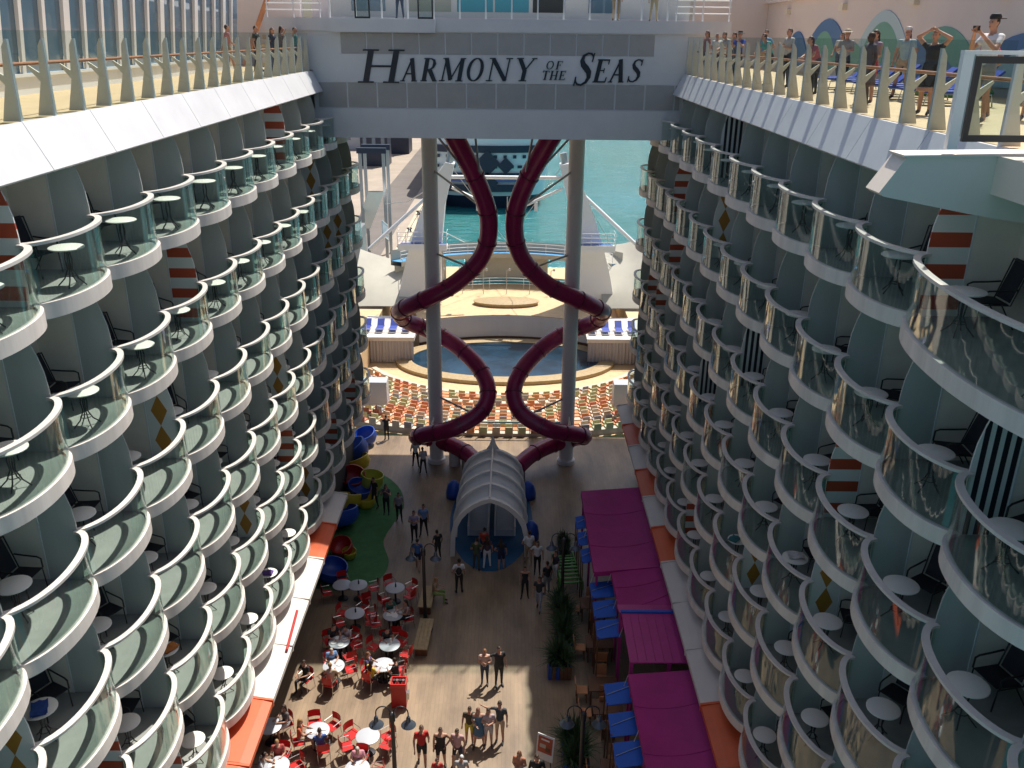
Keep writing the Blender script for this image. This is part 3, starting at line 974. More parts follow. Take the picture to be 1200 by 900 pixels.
for xx, lb in ((-0.62, 'bench side'), (0.72, 'planter side')):
    t = empty('slide_runout', (AXC + xx, 38.4, 0), label='pale flat slide runout lane under the canopy, ' + lb, cat='slide runout', group='slide runout lanes')
    b = MB()
    b.box(-0.45, 0.45, 0, 5.2, 0.006, 0.35)
    ob('bed', b.mesh('bed', 'tabletop'), t)
    for q in (-0.5, 0.5):
        b = MB()
        b.box(q - 0.045, q + 0.045, 0, 5.2, 0.006, 0.55)
        ob('side_wall', b.mesh('side_wall', 'white'), t)
    b = MB()
    b.box(-0.45, 0.45, 5.21, 5.4, 0.006, 1.2)
    ob('end_wall', b.mesh('end_wall', 'dark'), t)
for (xx, yy, r_) in ((-2.1, 42.4, 0.42), (1.95, 42.4, 0.42), (2.05, 38.2, 0.38)):
    b = MB()
    b.lathe([(0.0, 0.0), (r_, 0.0), (r_ * 1.02, 0.3), (r_ * 0.8, 0.75), (r_ * 0.4, 0.95), (0.0, 1.0)], 16)
    ob('blue_pod', b.mesh('blue_pod', 'pblue', True), None, (AXC + xx, yy, 0.005), 0, 'rounded blue pod beside the white tunnel canopy, ' + ('by the kids area' if xx < 0 else ('far' if yy > 40 else 'near') + ' one on the planter side'), 'pod')
b = MB()
b.lathe([(0.34, 0), (0.34, 0.8), (0.3, 0.85)], 16, (-0.36, 0, 0))
b.lathe([(0.34, 0), (0.34, 0.8), (0.3, 0.85)], 16, (0.36, 0, 0))
t = empty('drum_bins', (-2.2, 46.3, 0), label='pair of pale drums with teal lids beside the column', cat='bin')
ob('drums', b.mesh('drums', 'awnwhite', True, 40), t)
for q in (-0.36, 0.36):
    b = MB()
    b.lathe([(0.35, 0.852), (0.36, 1.1), (0.2, 1.2)], 16, (q, 0, 0))
    ob('lid', b.mesh('lid', 'teal', True, 40), t)

# ------------------------------------------------------------------ upper deck railings
def railing(s, y0, y1, lab):
    t = empty('deck_railing', (s * 7.95, y0, DECK), label=lab, cat='railing')
    b = MB()
    prof = [(0.0, 0.02), (0.28, 0.02), (0.13, 0.62), (0.33, 0.87), (0.31, 0.90), (0.12, 0.77), (0.07, 1.24), (0.0, 1.36)]
    b.prism([(s * q[0], q[1]) for q in prof], 'y', -0.02, 0.02, 0)
    xs = sorted((s * -0.045, s * -0.004))
    b.box(xs[0], xs[1], -0.035, 0.035, 0.02, 1.36, 1)
    pm = b.mesh('post', ['post', 'postedge'])
    gmb = MB()
    xs = sorted((s * -0.075, s * -0.06))
    gmb.box(xs[0], xs[1], 0.01, 1.21, 0.04, 1.50)
    gm = gmb.mesh('glass_pane', 'deckglass')
    hb = MB()
    hb.tube([(s * 0.36, 0.0, 0.93), (s * 0.36, 1.219, 0.93)], 0.032, 8)
    hm = hb.mesh('handrail', 'wood', True, 40)
    y = y0
    while y < y1:
        ob('post', pm, t, (0, y - y0, 0))
        if y + 1.22 < y1:
            ob('glass_pane', gm, t, (0, y - y0, 0))
            ob('handrail', hm, t, (0, y - y0, 0))
        y += 1.22
railing(-1, 13.46, 39.3, 'glass railing with beige posts and teak rail on the sunlit deck')
railing(1, 13.56, 39.3, 'glass railing with beige posts on the deck with the mural')
# corner bay at the near end of the mural deck
b = MB()
b.prism([(5.75, 21.50), (6.06, 21.99), (11.0, 22.06), (11.0, 20.6), (7.05, 21.22), (5.82, 21.45)], 'y', 12.4, 12.9)
b.box(7.3, 12.0, 5.0, 12.399, DECK - 0.5, DECK + 0.02)  # slab added as sun cover, keeps direct sun off the wide balcony below
b.prism([(6.0, 21.992), (6.0, 22.02), (11.0, 22.12), (11.0, 22.07)], 'y', 12.36, 12.905)
ob('bay_bulkhead', b.mesh('bay_bulkhead', 'bay'), None, None, 0, 'white wedge shaped bulkhead jutting out below the glass gate', 'bulkhead')
t = empty('glass_gate', (6.72, 12.45, 22.1), label='black framed glass gate with white post at the deck corner', cat='gate')
b = MB()
b.box(-0.14, 0.0, -0.05, 0.05, 0, 1.22)
b.box(-0.14, 3.0, -0.06, 0.06, 1.221, 1.27)
ob('white_post', b.mesh('white_post', 'white'), t)
b = MB()
b.box(0.06, 0.13, -0.03, 0.03, 0.1, 1.2)
b.box(0.13, 2.4, -0.03, 0.03, 0.1, 0.19)
b.box(0.13, 2.4, -0.03, 0.03, 1.11, 1.2)
b.box(2.4, 2.47, -0.03, 0.03, 0.1, 1.2)
ob('frame', b.mesh('frame', 'black'), t)
b = MB()
b.box(0.131, 2.399, -0.008, 0.008, 0.191, 1.109)
ob('pane', b.mesh('pane', 'deckglass'), t)

# window wall on the sunlit deck
t = empty('window_wall', (-11.5, 8, DECK), label='long white framed window wall on the sunlit deck', cat='window wall')
o_ = Vector((11.5, -8, -DECK))
b = MB()
b.box(-11.9, -11.5, 8, 41.5, DECK, DECK + 0.42)
b.box(-11.9, -11.42, 8, 41.5, DECK + 0.421, DECK + 0.50)
b.box(-11.9, -11.5, 8, 41.5, DECK + 4.2, DECK + 4.5)
ob('plinth', b.mesh('plinth', 'white'), t, o_)
y, k = 8.0, 0
while y < 41.3:
    wd = 0.34 if k % 3 == 0 else 0.16
    b = MB()
    b.prism([(-11.5, DECK + 0.501), (-11.44, DECK + 0.501), (-11.05, DECK + 4.2), (-11.25, DECK + 4.2)], 'y', y, y + wd)
    ob('mullion', b.mesh('mullion', 'white'), t, o_)
    if y + 1.15 < 41.5:
        b = MB()
        b.prism([(-11.56, DECK + 0.501), (-11.52, DECK + 0.501), (-11.17, DECK + 4.2), (-11.21, DECK + 4.2)], 'y', y + wd, y + 1.15)
        ob('pane', b.mesh('pane', 'dkglass'), t, o_)
    y += 1.15
    k += 1
# mural wall on the other deck
t = empty('mural_wall', (14.5, 6, DECK), label='warm white deck wall with a blue and green wave mural', cat='wall')
o_ = Vector((-14.5, -6, -DECK))
b = MB()
b.box(14.5, 15.2, 6, 60, DECK, DECK + 5.5)
b.box(14.2, 14.499, 6, 60, DECK + 3.2, DECK + 3.6)
ob('wall', b.mesh('wall', 'pinkwall'), t, o_)
def blob_wave(y0, y1, z1, mname, x, arcs=False):
    n = 14
    pts = [(y0, DECK + 0.25)]
    for i in range(n + 1):
        u = i / n
        pts.append((y0 + (y1 - y0) * u, DECK + 0.25 + (z1 - 0.25) * math.sin(math.pi * u) ** 0.7))
    pts.append((y1, DECK + 0.25))
    bb = MB()
    bb.prism(pts, 'x', x, 14.499)
    ob('mural_shape', bb.mesh('mural_shape', mname), t, o_)
for i, a in enumerate(((27.5, 33.5, 1.9, 'mural2'), (29.0, 36.0, 1.5, 'mural1'), (32.5, 38.5, 2.5, 'mural3'), (33.2, 37.8, 2.1, 'mural2'), (36.0, 42.0, 1.4, 'mural2'), (38.5, 45.0, 2.3, 'mural1'), (40.0, 44.0, 1.8, 'mural2'), (44.0, 48.0, 1.8, 'mural1'), (22.0, 28.5, 1.7, 'mural1'), (23.5, 27.0, 1.3, 'mural3'))):
    blob_wave(a[0], a[1], a[2], a[3], 14.48 - 0.006 * i)
for yy in (27.0, 33.0, 40.0, 48.0):
    b = MB()
    b.box(14.3, 14.498, yy - 0.25, yy + 0.25, DECK + 2.6, DECK + 2.85)
    ob('wall_lamp', b.mesh('wall_lamp', 'post'), t, o_)
# stairs, board and orange pole beyond the sunlit deck
t = empty('deck_stairs', (-10.6, 43.5, DECK), label='pale deck stairs beside the bridge on the sunlit side', cat='stairs')
for i in range(9):
    b = MB()
    b.box(-0.8, 0.8, i * 0.3, i * 0.3 + 0.299, 0, 0.2 * (i + 1))
    ob('step', b.mesh('step', 'pinkwall' if i % 2 else 'tan'), t)
b = MB()
b.tube([(-12.0, 44.0, 22.1), (-10.3, 45.2, 26.5)], 0.12, 10)
ob('orange_pole', b.mesh('orange_pole', 'seatorange', True, 40), None, None, 0, 'slanted orange slide rail behind the stairs', 'rail')
b = MB()
b.box(-14.5, -9.75, 46.5, 47, DECK, DECK + 5)
ob('stair_wall', b.mesh('stair_wall', 'pinkwall'), None, None, 0, 'warm white wall behind the deck stairs', 'wall')
b = MB()
b.box(9.75, 14.49, 52, 52.5, DECK, DECK + 5)
ob('end_wall', b.mesh('end_wall', 'pinkwall'), None, None, 0, 'warm white wall closing off the mural deck', 'wall')

def lounger_meshes():
    a = MB()
    a.obox((0, 0.45, 0.32), (0.62, 1.2, 0.05))
    c = MB()
    c.obox((0, -0.42, 0.56), (0.62, 0.75, 0.05), rx=R_(-42))
    f = MB()
    for x in (-0.3, 0.3):
        f.tube([(x, 1.0, 0.01), (x, 0.95, 0.28), (x, -0.5, 0.28), (x, -0.55, 0.01)], 0.02, 6)
    return [('seat', a.mesh('seat', 'lounger')), ('backrest', c.mesh('backrest', 'lounger')), ('frame', f.mesh('frame', 'chrome'))]
LG = lounger_meshes()
for i in range(8):
    t = empty('sun_lounger', (11.6, 22.4 + i * 1.15, DECK), R_(80), '%s blue sun lounger from the glass gate on the mural deck' % ordn(i), 'sun lounger', 'blue loungers on the mural deck')
    for nm, me in LG:
        ob(nm, me, t)
b = MB()
b.lathe([(0.0, 0.0), (1.0, 0.0), (1.05, 0.12), (0.9, 0.3), (0.0, 0.34)], 24)
ob('green_pad', b.mesh('green_pad', 'greenp', True, 50), None, (13.2, 26.4, DECK), 0, 'round green play pad on the mural deck', 'play pad')

# ------------------------------------------------------------------ water theatre
PZ = -3.0
b = MB()
b.box(-16, 16, 50.201, 97, -6, PZ - 0.02)
b.box(-16, -11.5, 50.201, 97, PZ - 0.019, -0.72)
b.box(11.5, 16, 50.201, 97, PZ - 0.019, -0.72)
ob('theatre_ground', b.mesh('theatre_ground', 'tan'), kind='structure')
# pool
n = 48
PC = (0.2, 72.0)
b = MB()
b.add([(PC[0] + 8.2 * math.cos(2 * math.pi * i / n), PC[1] + 4.4 * math.sin(2 * math.pi * i / n), PZ + 0.25) for i in range(n)], [list(range(n))])
ob('pool_water', b.mesh('pool_water', 'pool'), kind='structure')
b = MB()
rows = []
for r_, z in ((1.0, PZ), (1.0, PZ + 0.32), (1.07, PZ + 0.36), (1.16, PZ + 0.30), (1.16, PZ)):
    rows.append([(PC[0] + 8.2 * r_ * math.cos(2 * math.pi * i / n), PC[1] + (4.4 * r_ + (r_ - 1) * 3) * math.sin(2 * math.pi * i / n), z) for i in range(n + 1)])
b.grid(rows)
ob('pool_rim', b.mesh('pool_rim', 'plank', True, 40), None, None, 0, 'wide wooden rim round the water theatre pool', 'pool rim')
# curved seating stepping down to the pool
SC = (0.2, 76.5)
seatcols = ['seatgreen', 'seatred', 'seatwhite', 'seatnavy', 'seatgreen', 'seatorange', 'seatwhite']
sm = {}
for c in set(seatcols):
    b = MB()
    b.box(-0.24, 0.24, -0.2, 0.2, 0.0, 0.1)
    b.box(-0.24, 0.24, -0.27, -0.201, 0.0, 0.42)
    sm[c] = b.mesh('seat', c)
NROW = 13
rs_ = random.Random(5)
for i in range(NROW):
    rad = 26.0 - i * 1.06
    z = -0.15 - i * (2.85 / NROW)
    t = empty('seating_row', (SC[0], SC[1] - rad, z - 0.25), label='%s curved seating row of the water theatre from the boardwalk' % ordn(i), cat='seating', group='curved rows of the water theatre')
    o_ = Vector((-SC[0], -(SC[1] - rad), -(z - 0.25)))
    amax = math.asin(min(0.98, 10.9 / rad))
    b = MB()
    na = 26
    A = [-amax + 2 * amax * j / na for j in range(na + 1)]
    def P(r, a, zz):
        return (SC[0] + r * math.sin(a), SC[1] - r * math.cos(a), zz)
    for (r0, r1, z0, z1) in ((rad + 0.55, rad - 0.51, z, z), (rad - 0.51, rad - 0.51, z, z - 0.9)):
        b.grid([[P(r0, a, z0) for a in A], [P(r1, a, z1) for a in A]])
    ob('step', b.mesh('step', 'tan'), t, o_)
    b = MB()
    na = 26
    for (r0, r1, z0, z1) in ((rad + 0.30, rad + 0.30, z, z + 0.36), (rad + 0.30, rad - 0.12, z + 0.36, z + 0.36), (rad - 0.12, rad - 0.12, z + 0.36, z)):
        b.grid([[P(r0, a, z0) for a in A], [P(r1, a, z1) for a in A]])
    ob('bench', b.mesh('bench', 'seatorange' if i % 3 else 'seatwhite'), t, o_)
    if i < 12:
        ns = int(2 * amax * rad / 0.78)
        for j in range(ns):
            a = -amax + 2 * amax * (j + 0.5) / ns
            xw = abs(rad * math.sin(a))
            if 4.1 < xw < 5.1:
                continue
            c = seatcols[(j // 2 + i * 3 + rs_.randint(0, 1)) % len(seatcols)]
            p = P(rad + 0.05, a, z + 0.363)
            ob('seat', sm[c], t, Vector(p) + o_, a)
b = MB()
for x0, x1 in ((-5.0, -4.2), (4.6, 5.4)):
    for i in range(24):
        yy = 50.3 + i * 0.56
        zz = -0.08 - i * 0.118
        b.box(x0, x1, yy, yy + 0.55, zz - 0.3, zz)
ob('aisle_steps', b.mesh('aisle_steps', 'seatwhite'), None, None, 0, 'two pale stepped aisles running down through the theatre seats', 'steps')
# teal rail at the seating top
t = empty('teal_barrier', (0, 50.1, 0), label='teal topped glass barrier between the boardwalk and theatre seats', cat='barrier')
b = MB()
b.tube([(-3.4, 0, 1.05), (4.0, 0, 1.05)], 0.06, 8)
ob('top_rail', b.mesh('top_rail', 'teal'), t)
for i in range(8):
    b = MB()
    b.box(-3.4 + i * 1.05, -3.36 + i * 1.05, -0.03, 0.03, 0, 1.0)
    ob('post', b.mesh('post', 'steel'), t)
# stage back wall with deck above
b = MB()
n = 20
rows = []
for z in (PZ, PZ + 0.4, -0.62):
    rows.append([(0.2 + 13.5 * math.sin(-0.62 + 1.24 * i / n), 66.3 + 11.6 * math.cos(-0.62 + 1.24 * i / n), z) for i in range(n + 1)])
b.grid(rows[1:], 0)
b.grid([[(p[0], p[1] + 0.1, p[2]) for p in r] for r in rows[:2]], 1)
ob('stage_wall', b.mesh('stage_wall', ['column', 'brown'], True, 40), None, None, 0, 'curved grey stage wall behind the pool', 'wall')
b = MB()
pts = [(0.2 + 13.6 * math.sin(-0.62 + 1.24 * i / n), 66.2 + 11.8 * math.cos(-0.62 + 1.24 * i / n)) for i in range(n + 1)] + [(11.4, 96), (-11.4, 96)]
b.prism(pts[::-1], 'z', -0.9, -0.58)
ob('stage_deck', b.mesh('stage_deck', 'tan'), kind='structure')
b = MB()
b.lathe([(0.0, 0.0), (3.0, 0.0), (3.2, 0.35), (2.0, 0.5), (0.0, 0.55)], 28, sy=0.45)
ob('dive_platform', b.mesh('dive_platform', 'plank', True, 40), None, (0.2, 81.5, -0.58), 0, 'low wooden dome platform on the stage deck', 'platform')
for x0, x1, s in ((-12.5, -7.6, -1), (7.2, 12.5, 1)):
    t = empty('side_terrace', ((x0 + x1) / 2, 71.2, PZ), label='terrace with silver curtains beside the pool on the ' + ('pier' if s < 0 else 'open sea') + ' side', cat='terrace')
    o_ = Vector((-(x0 + x1) / 2, -71.2, -PZ))
    b = MB()
    b.box(x0, x1, 71.3, 77.5, -0.95, -0.62)
    ob('deck', b.mesh('deck', 'awnwhite'), t, o_)
    b = MB()
    nf = 70
    f = [(x0 + 0.1 + (x1 - x0 - 0.2) * i / nf, 71.5 + 0.09 * math.sin(i * 1.55) + 0.03 * math.sin(i * 0.7)) for i in range(nf + 1)]
    b.grid([[(p[0], p[1], -0.96) for p in f], [(p[0], p[1] + 0.02, PZ + 0.05) for p in f]])
    ob('curtain', b.mesh('curtain', 'curtain', True), t, o_)
    for z in (0.2, 0.5):
        b = MB()
        b.tube([(x0, 71.35, z - 0.4), (x1, 71.35, z - 0.4)], 0.025, 6)
        ob('rail_bar', b.mesh('rail_bar', 'white'), t, o_)
    for i in range(4):
        xx = x0 + 0.6 + i * 1.15
        l = empty('terrace_lounger', (xx, 73.4, -0.62), math.pi, '%s blue lounger from the ship side on the %s side theatre terrace' % (ordn(i), 'pier' if s < 0 else 'open sea'), 'sun lounger', 'loungers on the theatre terraces')
        for nm, me in LG:
            ob(nm, me, l)
for xx in (-4.2, -2.1, 0.2, 2.5, 4.6, -6.3, 6.7):
    b = MB()
    b.tube([(0, 0, 0), (0, 0, 2.4)], 0.035, 6)
    b.tube([(0, 0, 2.4), (0.25, 0, 2.55)], 0.03, 6)
    b.ell((0.3, 0, 2.5), (0.12, 0.12, 0.14))
    ob('stage_lamp_post', b.mesh('stage_lamp_post', 'steel'), None, (xx, 85.0, -0.58), 0, 'thin lamp post on the stage deck, %s from the pier side' % ordn([-6.3, -4.2, -2.1, 0.2, 2.5, 4.6, 6.7].index(xx)), 'lamp post', 'lamp posts on the stage deck')
# curved aft screen, ring walkway
b = MB()
n = 24
def ring(r, a):
    return (0.2 + r * 1.15 * math.sin(a), 78.5 + r * 0.9 * math.cos(a))
AA = [-0.95 + 1.9 * i / n for i in range(n + 1)]
op = lambda i: abs(abs(i - n / 2) - 5) < 1.1
for i in range(n):
    p, q = ring(11.8, AA[i]), ring(11.8, AA[i + 1])
    b.add([(*p, -0.58), (*q, -0.58), (*q, 0.2), (*p, 0.2)], [(0, 1, 2, 3)])
    if not op(i + 0.5):
        b.add([(*p, 0.2), (*q, 0.2), (*q, 2.3), (*p, 2.3)], [(0, 1, 2, 3)])
tp = MB()
tp.grid([[(*ring(11.6, a), -0.57) for a in AA], [(*ring(11.6, a), 0.05) for a in AA]])
tp.grid([[(*ring(11.6, a), 0.05) for a in AA], [(*ring(11.75, a), 0.05) for a in AA]])
ob('teal_plinth', tp.mesh('teal_plinth', 'teal', True, 40), None, None, 0, 'low teal band along the foot of the stern screen', 'plinth')
sr = empty('stage_railing', (0.2, 84, -0.58), label='white tube railing along the back of the stage deck', cat='railing')
for z in (0.5, 0.8, 1.1):
    tp = MB()
    tp.tube([(ring(9.6, a)[0] - 0.2, ring(9.6, a)[1] - 84, z) for a in AA], 0.025, 6)
    ob('bar', tp.mesh('bar', 'white'), sr)
for a in AA[::2]:
    tp = MB()
    p = ring(9.6, a)
    tp.tube([(p[0] - 0.2, p[1] - 84, 0), (p[0] - 0.2, p[1] - 84, 1.12)], 0.03, 6)
    ob('post', tp.mesh('post', 'white'), sr)
ob('aft_screen', b.mesh('aft_screen', 'cream', True), None, None, 0, 'curved cream screen with two openings across the stern', 'screen')
t = empty('ring_walkway', (0.2, 88, 2.3), label='curved blue floored walkway with white rails high across the stern', cat='walkway')
o_ = Vector((-0.2, -88, -2.3))
b = MB()
for (ra, za, rb, zb) in ((12.2, 2.75, 11.0, 2.75),):
    b.grid([[(*ring(ra, a), za) for a in AA], [(*ring(rb, a), zb) for a in AA]])
ob('walk_floor', b.mesh('walk_floor', 'ltblue'), t, o_)
b = MB()
for (ra, za, rb, zb) in ((11.0, 2.78, 11.0, 2.3), (11.0, 2.3, 12.2, 2.3), (12.2, 2.3, 12.2, 3.75)):
    b.grid([[(*ring(ra, a), za) for a in AA], [(*ring(rb, a), zb) for a in AA]])
ob('walk_beam', b.mesh('walk_beam', 'cream', True, 40), t, o_)
for z in (3.2, 3.55, 3.9):
    b = MB()
    b.tube([(*ring(11.05, a), z - 0.1) for a in AA], 0.025, 6)
    ob('rail_bar', b.mesh('rail_bar', 'white'), t, o_)
for a in AA[::2]:
    b = MB()
    p = ring(11.05, a)
    b.tube([(*p, 2.75), (*p, 3.82)], 0.03, 6)
    ob('rail_post', b.mesh('rail_post', 'white'), t, o_)
# towers
for s, cx0 in ((-1, 0.1), (1, 0.3)):
    t = empty('diving_tower', (cx0 + s * 8.0, 82, -0.58), label='tall white leaning theatre tower with railed landing on the ' + ('pier' if s < 0 else 'open sea') + ' side', cat='tower')
    o_ = Vector((-(cx0 + s * 8.0), -82, 0.58))
    prof = [(10.3, -0.58), (6.2, -0.58), (6.0, 5.2), (5.6, 9.0), (4.7, 12.6), (5.5, 12.75), (6.3, 11.6), (7.2, 9.8), (8.2, 7.4), (9.1, 4.6), (9.8, 2.0)]
    b = MB()
    b.prism([(cx0 + s * p[0], p[1]) for p in prof], 'y', 81.2, 82.8)
    ob('fin', b.mesh('fin', 'hull'), t, o_)
    b = MB()
    for i in range(2):
        b.box(*sorted((cx0 + s * 5.9, cx0 + s * 6.0)), 81.3 + i * 0.8, 81.5 + i * 0.8, 0, 5)
    ob('ladder', b.mesh('ladder', 'steel'), t, o_)
    b = MB()
    px0, px1 = sorted((cx0 + s * 5.4, cx0 + s * 9.9))
    b.box(px0, px1, 79.6, 81.19, 5.0, 5.35)
    b.box(px0, px1, 79.6, 79.68, 5.351, 5.6)
    ob('landing', b.mesh('landing', 'hull'), t, o_)
    b = MB()
    b.box(px0 + 0.1, px1 - 0.1, 79.7, 81.18, 5.352, 5.39)
    ob('landing_floor', b.mesh('landing_floor', 'pblue'), t, o_)
    for z in (5.9, 6.3, 6.7):
        b = MB()
        b.tube([(px0, 81.1, z), (px0, 79.65, z), (px1, 79.65, z), (px1, 81.1, z)], 0.03, 6)
        ob('rail_bar', b.mesh('rail_bar', 'white'), t, o_)
    for i in range(7):
        b = MB()
        xx = px0 + (px1 - px0) * i / 6
        b.tube([(xx, 79.65, 5.5), (xx, 79.65, 6.7)], 0.03, 6)
        ob('rail_post', b.mesh('rail_post', 'white'), t, o_)
    b = MB()
    b.tube([(cx0 + s * 5.2, 82, 12.6), (cx0 + s * 5.0, 82, 13.6)], 0.35, 8)
    ob('beacon', b.mesh('beacon', 'steel'), t, o_)
    b = MB()
    b.tube([(cx0 + s * 5.3, 81.9, 11.3), (cx0 + s * 12.6, 80.0, 5.0)], 0.17, 10)
    ob('boom', b.mesh('boom', 'hull', True, 40), t, o_)
    b = MB()
    b.tube([(cx0 + s * 5.0, 82, 10.4), (cx0 + s * 1.2, 82, 8.6)], 0.14, 8)
    b.obox((cx0 + s * 2.6, 82, 8.7), (0.3, 0.3, 0.8))
    ob('jib', b.mesh('jib', 'hull'), t, o_)
    b = MB()
    nn = 8
    rows = []
    for i in range(nn + 1):
        u = i / nn
        rows.append([(cx0 + s * (9.0 + 5.6 * v), 80.0 + 7 * u, (-0.5 + (2.6 if s < 0 else 4.6) * u ** 0.8) * (1 - 0.12 * math.sin(math.pi * v)) + 1.3 * v * u) for v in [j / nn for j in range(nn + 1)]])
    b.grid(rows)
    b.grid([[(p[0], p[1], p[2] - 0.03) for p in r] for r in rows])
    ob('shade_sail', b.mesh('shade_sail', 'cream', True), None, None, 0, 'cream shade sail stretched beside the %s side tower' % ('pier' if s < 0 else 'open sea'), 'sail')
b = MB()
b.tube([(-5.1, 82, 11.35), (5.5, 82, 11.35)], 0.17, 10)
ob('tower_crossbar', b.mesh('tower_crossbar', 'hull', True, 40), None, None, 0, 'thin white pipe joining the tops of the two theatre towers', 'pipe')
for i, (p, q, lb) in enumerate((((-5.2, 82, 12.7), (-10.6, 88, 3.6), 'thin steel stay from the pier side tower to the ring walkway'), ((5.4, 82, 12.7), (10.9, 88, 3.6), 'thin steel stay from the open sea side tower to the ring walkway'), ((-5.2, 82, 12.7), (0.2, 89.2, 3.7), 'thin steel stay from the pier side tower to the stern centre'), ((5.4, 82, 12.7), (0.2, 89.2, 3.7), 'thin steel stay from the open sea side tower to the stern centre'))):
    b = MB()
    b.tube([p, q], 0.03, 5)
    ob('rigging_cable', b.mesh('rigging_cable', 'steel'), None, None, 0, lb, 'cable')
b = MB()
b.tube([(0.2, 90, 2.4), (0.2, 90.2, 8.2)], 0.05, 6)
t = empty('flag_staff', (0.2, 90, 2.3), label='thin stern flag staff with small red and green pennant', cat='flag')
ob('staff', b.mesh('staff', 'steel'), t, Vector((-0.2, -90, -2.3)))
b = MB()
b.grid([[(0.22, 89.95, 1.2), (0.0, 89.9, 1.1), (-0.5, 89.95, 0.7)], [(0.22, 89.95, -0.1), (-0.1, 89.9, -0.4), (-0.75, 89.95, -0.6)]])
ob('pennant', b.mesh('pennant', 'pred', True), t, Vector((-0.2, -90, -2.3)))
# screens and speaker boxes standing at the end of each cabin block
for s in (-1, 1):
    t = empty('speaker_box', (s * 8.3, 54.2, 0.6), label='grey speaker cabinet above the theatre seats on the ' + ('pier' if s < 0 else 'open sea') + ' side', cat='speaker')
    b = MB()
    b.box(-0.8, 0.8, -0.5, 0.5, 0, 1.6)
    ob('cabinet', b.mesh('cabinet', 'tabletop'), t)
    b = MB()
    b.box(-0.05, 0.05, -0.05, 0.05, -2.2, 0)
    ob('stand', b.mesh('stand', 'steel'), t)

# ------------------------------------------------------------------ harbour: second ship, gangway, pier furniture
t = empty('moored_ship', (-5.5, 232, -16), label='white moored cruise ship with navy geometric stern art', cat='ship')
o_ = Vector((5.5, -232, 16))
b = MB()
n = 16
def hullrow(z, w_, y0):
    return [(-5.5 + w_ * math.sin(math.pi * (-0.5 + i / n)), y0 - 9.0 * (math.cos(math.pi * (-0.5 + i / n)) ** 0.6), z) for i in range(n + 1)]
rows = [hullrow(-16.2, 12.5, 226), hullrow(-13, 14.3, 225), hullrow(-6.5, 15.2, 224), hullrow(-3, 15.6, 224), hullrow(1, 15.6, 224)]
rows = [r + [(r[-1][0], 420, r[-1][2])] for r in rows]
rows = [[(r[0][0], 420, r[0][2])] + r for r in rows]
b.grid(rows[:2], 1)
b.grid(rows[1:], 0)
b.add([p for p in rows[-1]], [list(range(len(rows[-1])))], 0)
ob('hull', b.mesh('hull', ['hull', 'navy'], True, 40), t, o_)
b = MB()
b.box(-20, 9, 228, 415, 1.01, 4)
b.box(-19, 8, 236, 410, 4.01, 12)
ob('superstructure', b.mesh('superstructure', 'hull'), t, o_)
def onhull(x, z, lift=0.25):
    u = max(-0.99, min(0.99, (x + 5.5) / 15.7))
    a = math.asin(u)
    return (x, 224.0 - 9.0 * (math.cos(a) ** 0.6) - lift, z)
def hpatch(x0, x1, z0, z1, m_, nm, lift=0.5, nseg=24):
    bb = MB()
    fr = [[onhull(x0 + (x1 - x0) * i / nseg, z, lift) for i in range(nseg + 1)] for z in (z0, z1)]
    bb.grid(fr)
    bb.grid([[(p[0], p[1] + 0.5, p[2]) for p in r] for r in fr])
    ob(nm, bb.mesh(nm, m_), t, o_)
hpatch(-19.5, 8.5, -2.6, -1.0, 'navy', 'window_band')
hpatch(-15, 4, -8.6, -7.4, 'navy', 'art_band')
hpatch(-15, 4, -9.5, -8.7, 'purple', 'art_band')
hpatch(-16, 5, -11.8, -10.2, 'navy', 'art_band')
for x in np.arange(-17.5, 7.5, 2.3):
    hpatch(x, x + 0.8, -3.9, -3.2, 'navy', 'window', 0.6, 1)
for x in np.arange(-18, 7, 2.0):
    hpatch(x, x + 1.1, -6.2, -5.6, 'navy', 'window', 0.6, 1)
for (x, z, w_) in ((-5.2, -5.0, 3.1), (-9.6, -5.6, 2.0), (-0.8, -5.6, 2.0), (-5.2, -9.6, 2.6)):
    bb = MB()
    q = [onhull(x, z + w_, 0.5), onhull(x + w_, z, 0.5), onhull(x, z - w_, 0.5), onhull(x - w_, z, 0.5)]
    yv = min(p[1] for p in q) - 0.3
    bb.prism([(p[0], p[2]) for p in q], 'y', yv, yv + 0.6)
    ob('art_diamond', bb.mesh('art_diamond', 'navy'), t, o_)

# gangway tower on the pier
t = empty('gangway_tower', (-22.5, 150, -13), label='steel gangway tower with ramp standing on the pier', cat='gangway')
for x in (-2.2, 1.7):
    for y in (0, 5):
        b = MB()
        b.box(x - 0.25, x + 0.25, y - 0.25, y + 0.25, 0, 18)
        ob('leg', b.mesh('leg', 'purple' if 0 else 'steel'), t)
for y in (0, 5):
    b = MB()
    b.box(-2.7, 2.2, y - 0.35, y + 0.35, 18, 18.9)
    ob('beam', b.mesh('beam', 'navy'), t)
b = MB()
b.add([(-5, 6, 3.5), (-2.4, 6, 3.5), (2.2, -4, 12.5), (-0.4, -4, 12.5)], [(0, 1, 2, 3)])
b.add([(-5, 6, 3.3), (-2.4, 6, 3.3), (2.2, -4, 12.3), (-0.4, -4, 12.3)], [(0, 1, 2, 3)])
ob('ramp', b.mesh('ramp', 'hull'), t)
b = MB()
for i in range(7):
    u = i / 6
    p = Vector((2.2, -8 + 6 * u, 6 - 2 * u))
    b.tube([p, p + Vector((0, 0, 2.4))], 0.1, 5)
    if i < 6:
        q = Vector((2.2, -8 + 6 * (u + 1 / 6), 6 - 2 * (u + 1 / 6)))
        b.tube([p, q + Vector((0, 0, 2.4))], 0.08, 5)
        b.tube([p + Vector((0, 0, 2.4)), q + Vector((0, 0, 2.4))], 0.1, 5)
        b.tube([p, q], 0.1, 5)
ob('truss', b.mesh('truss', 'hull'), t)
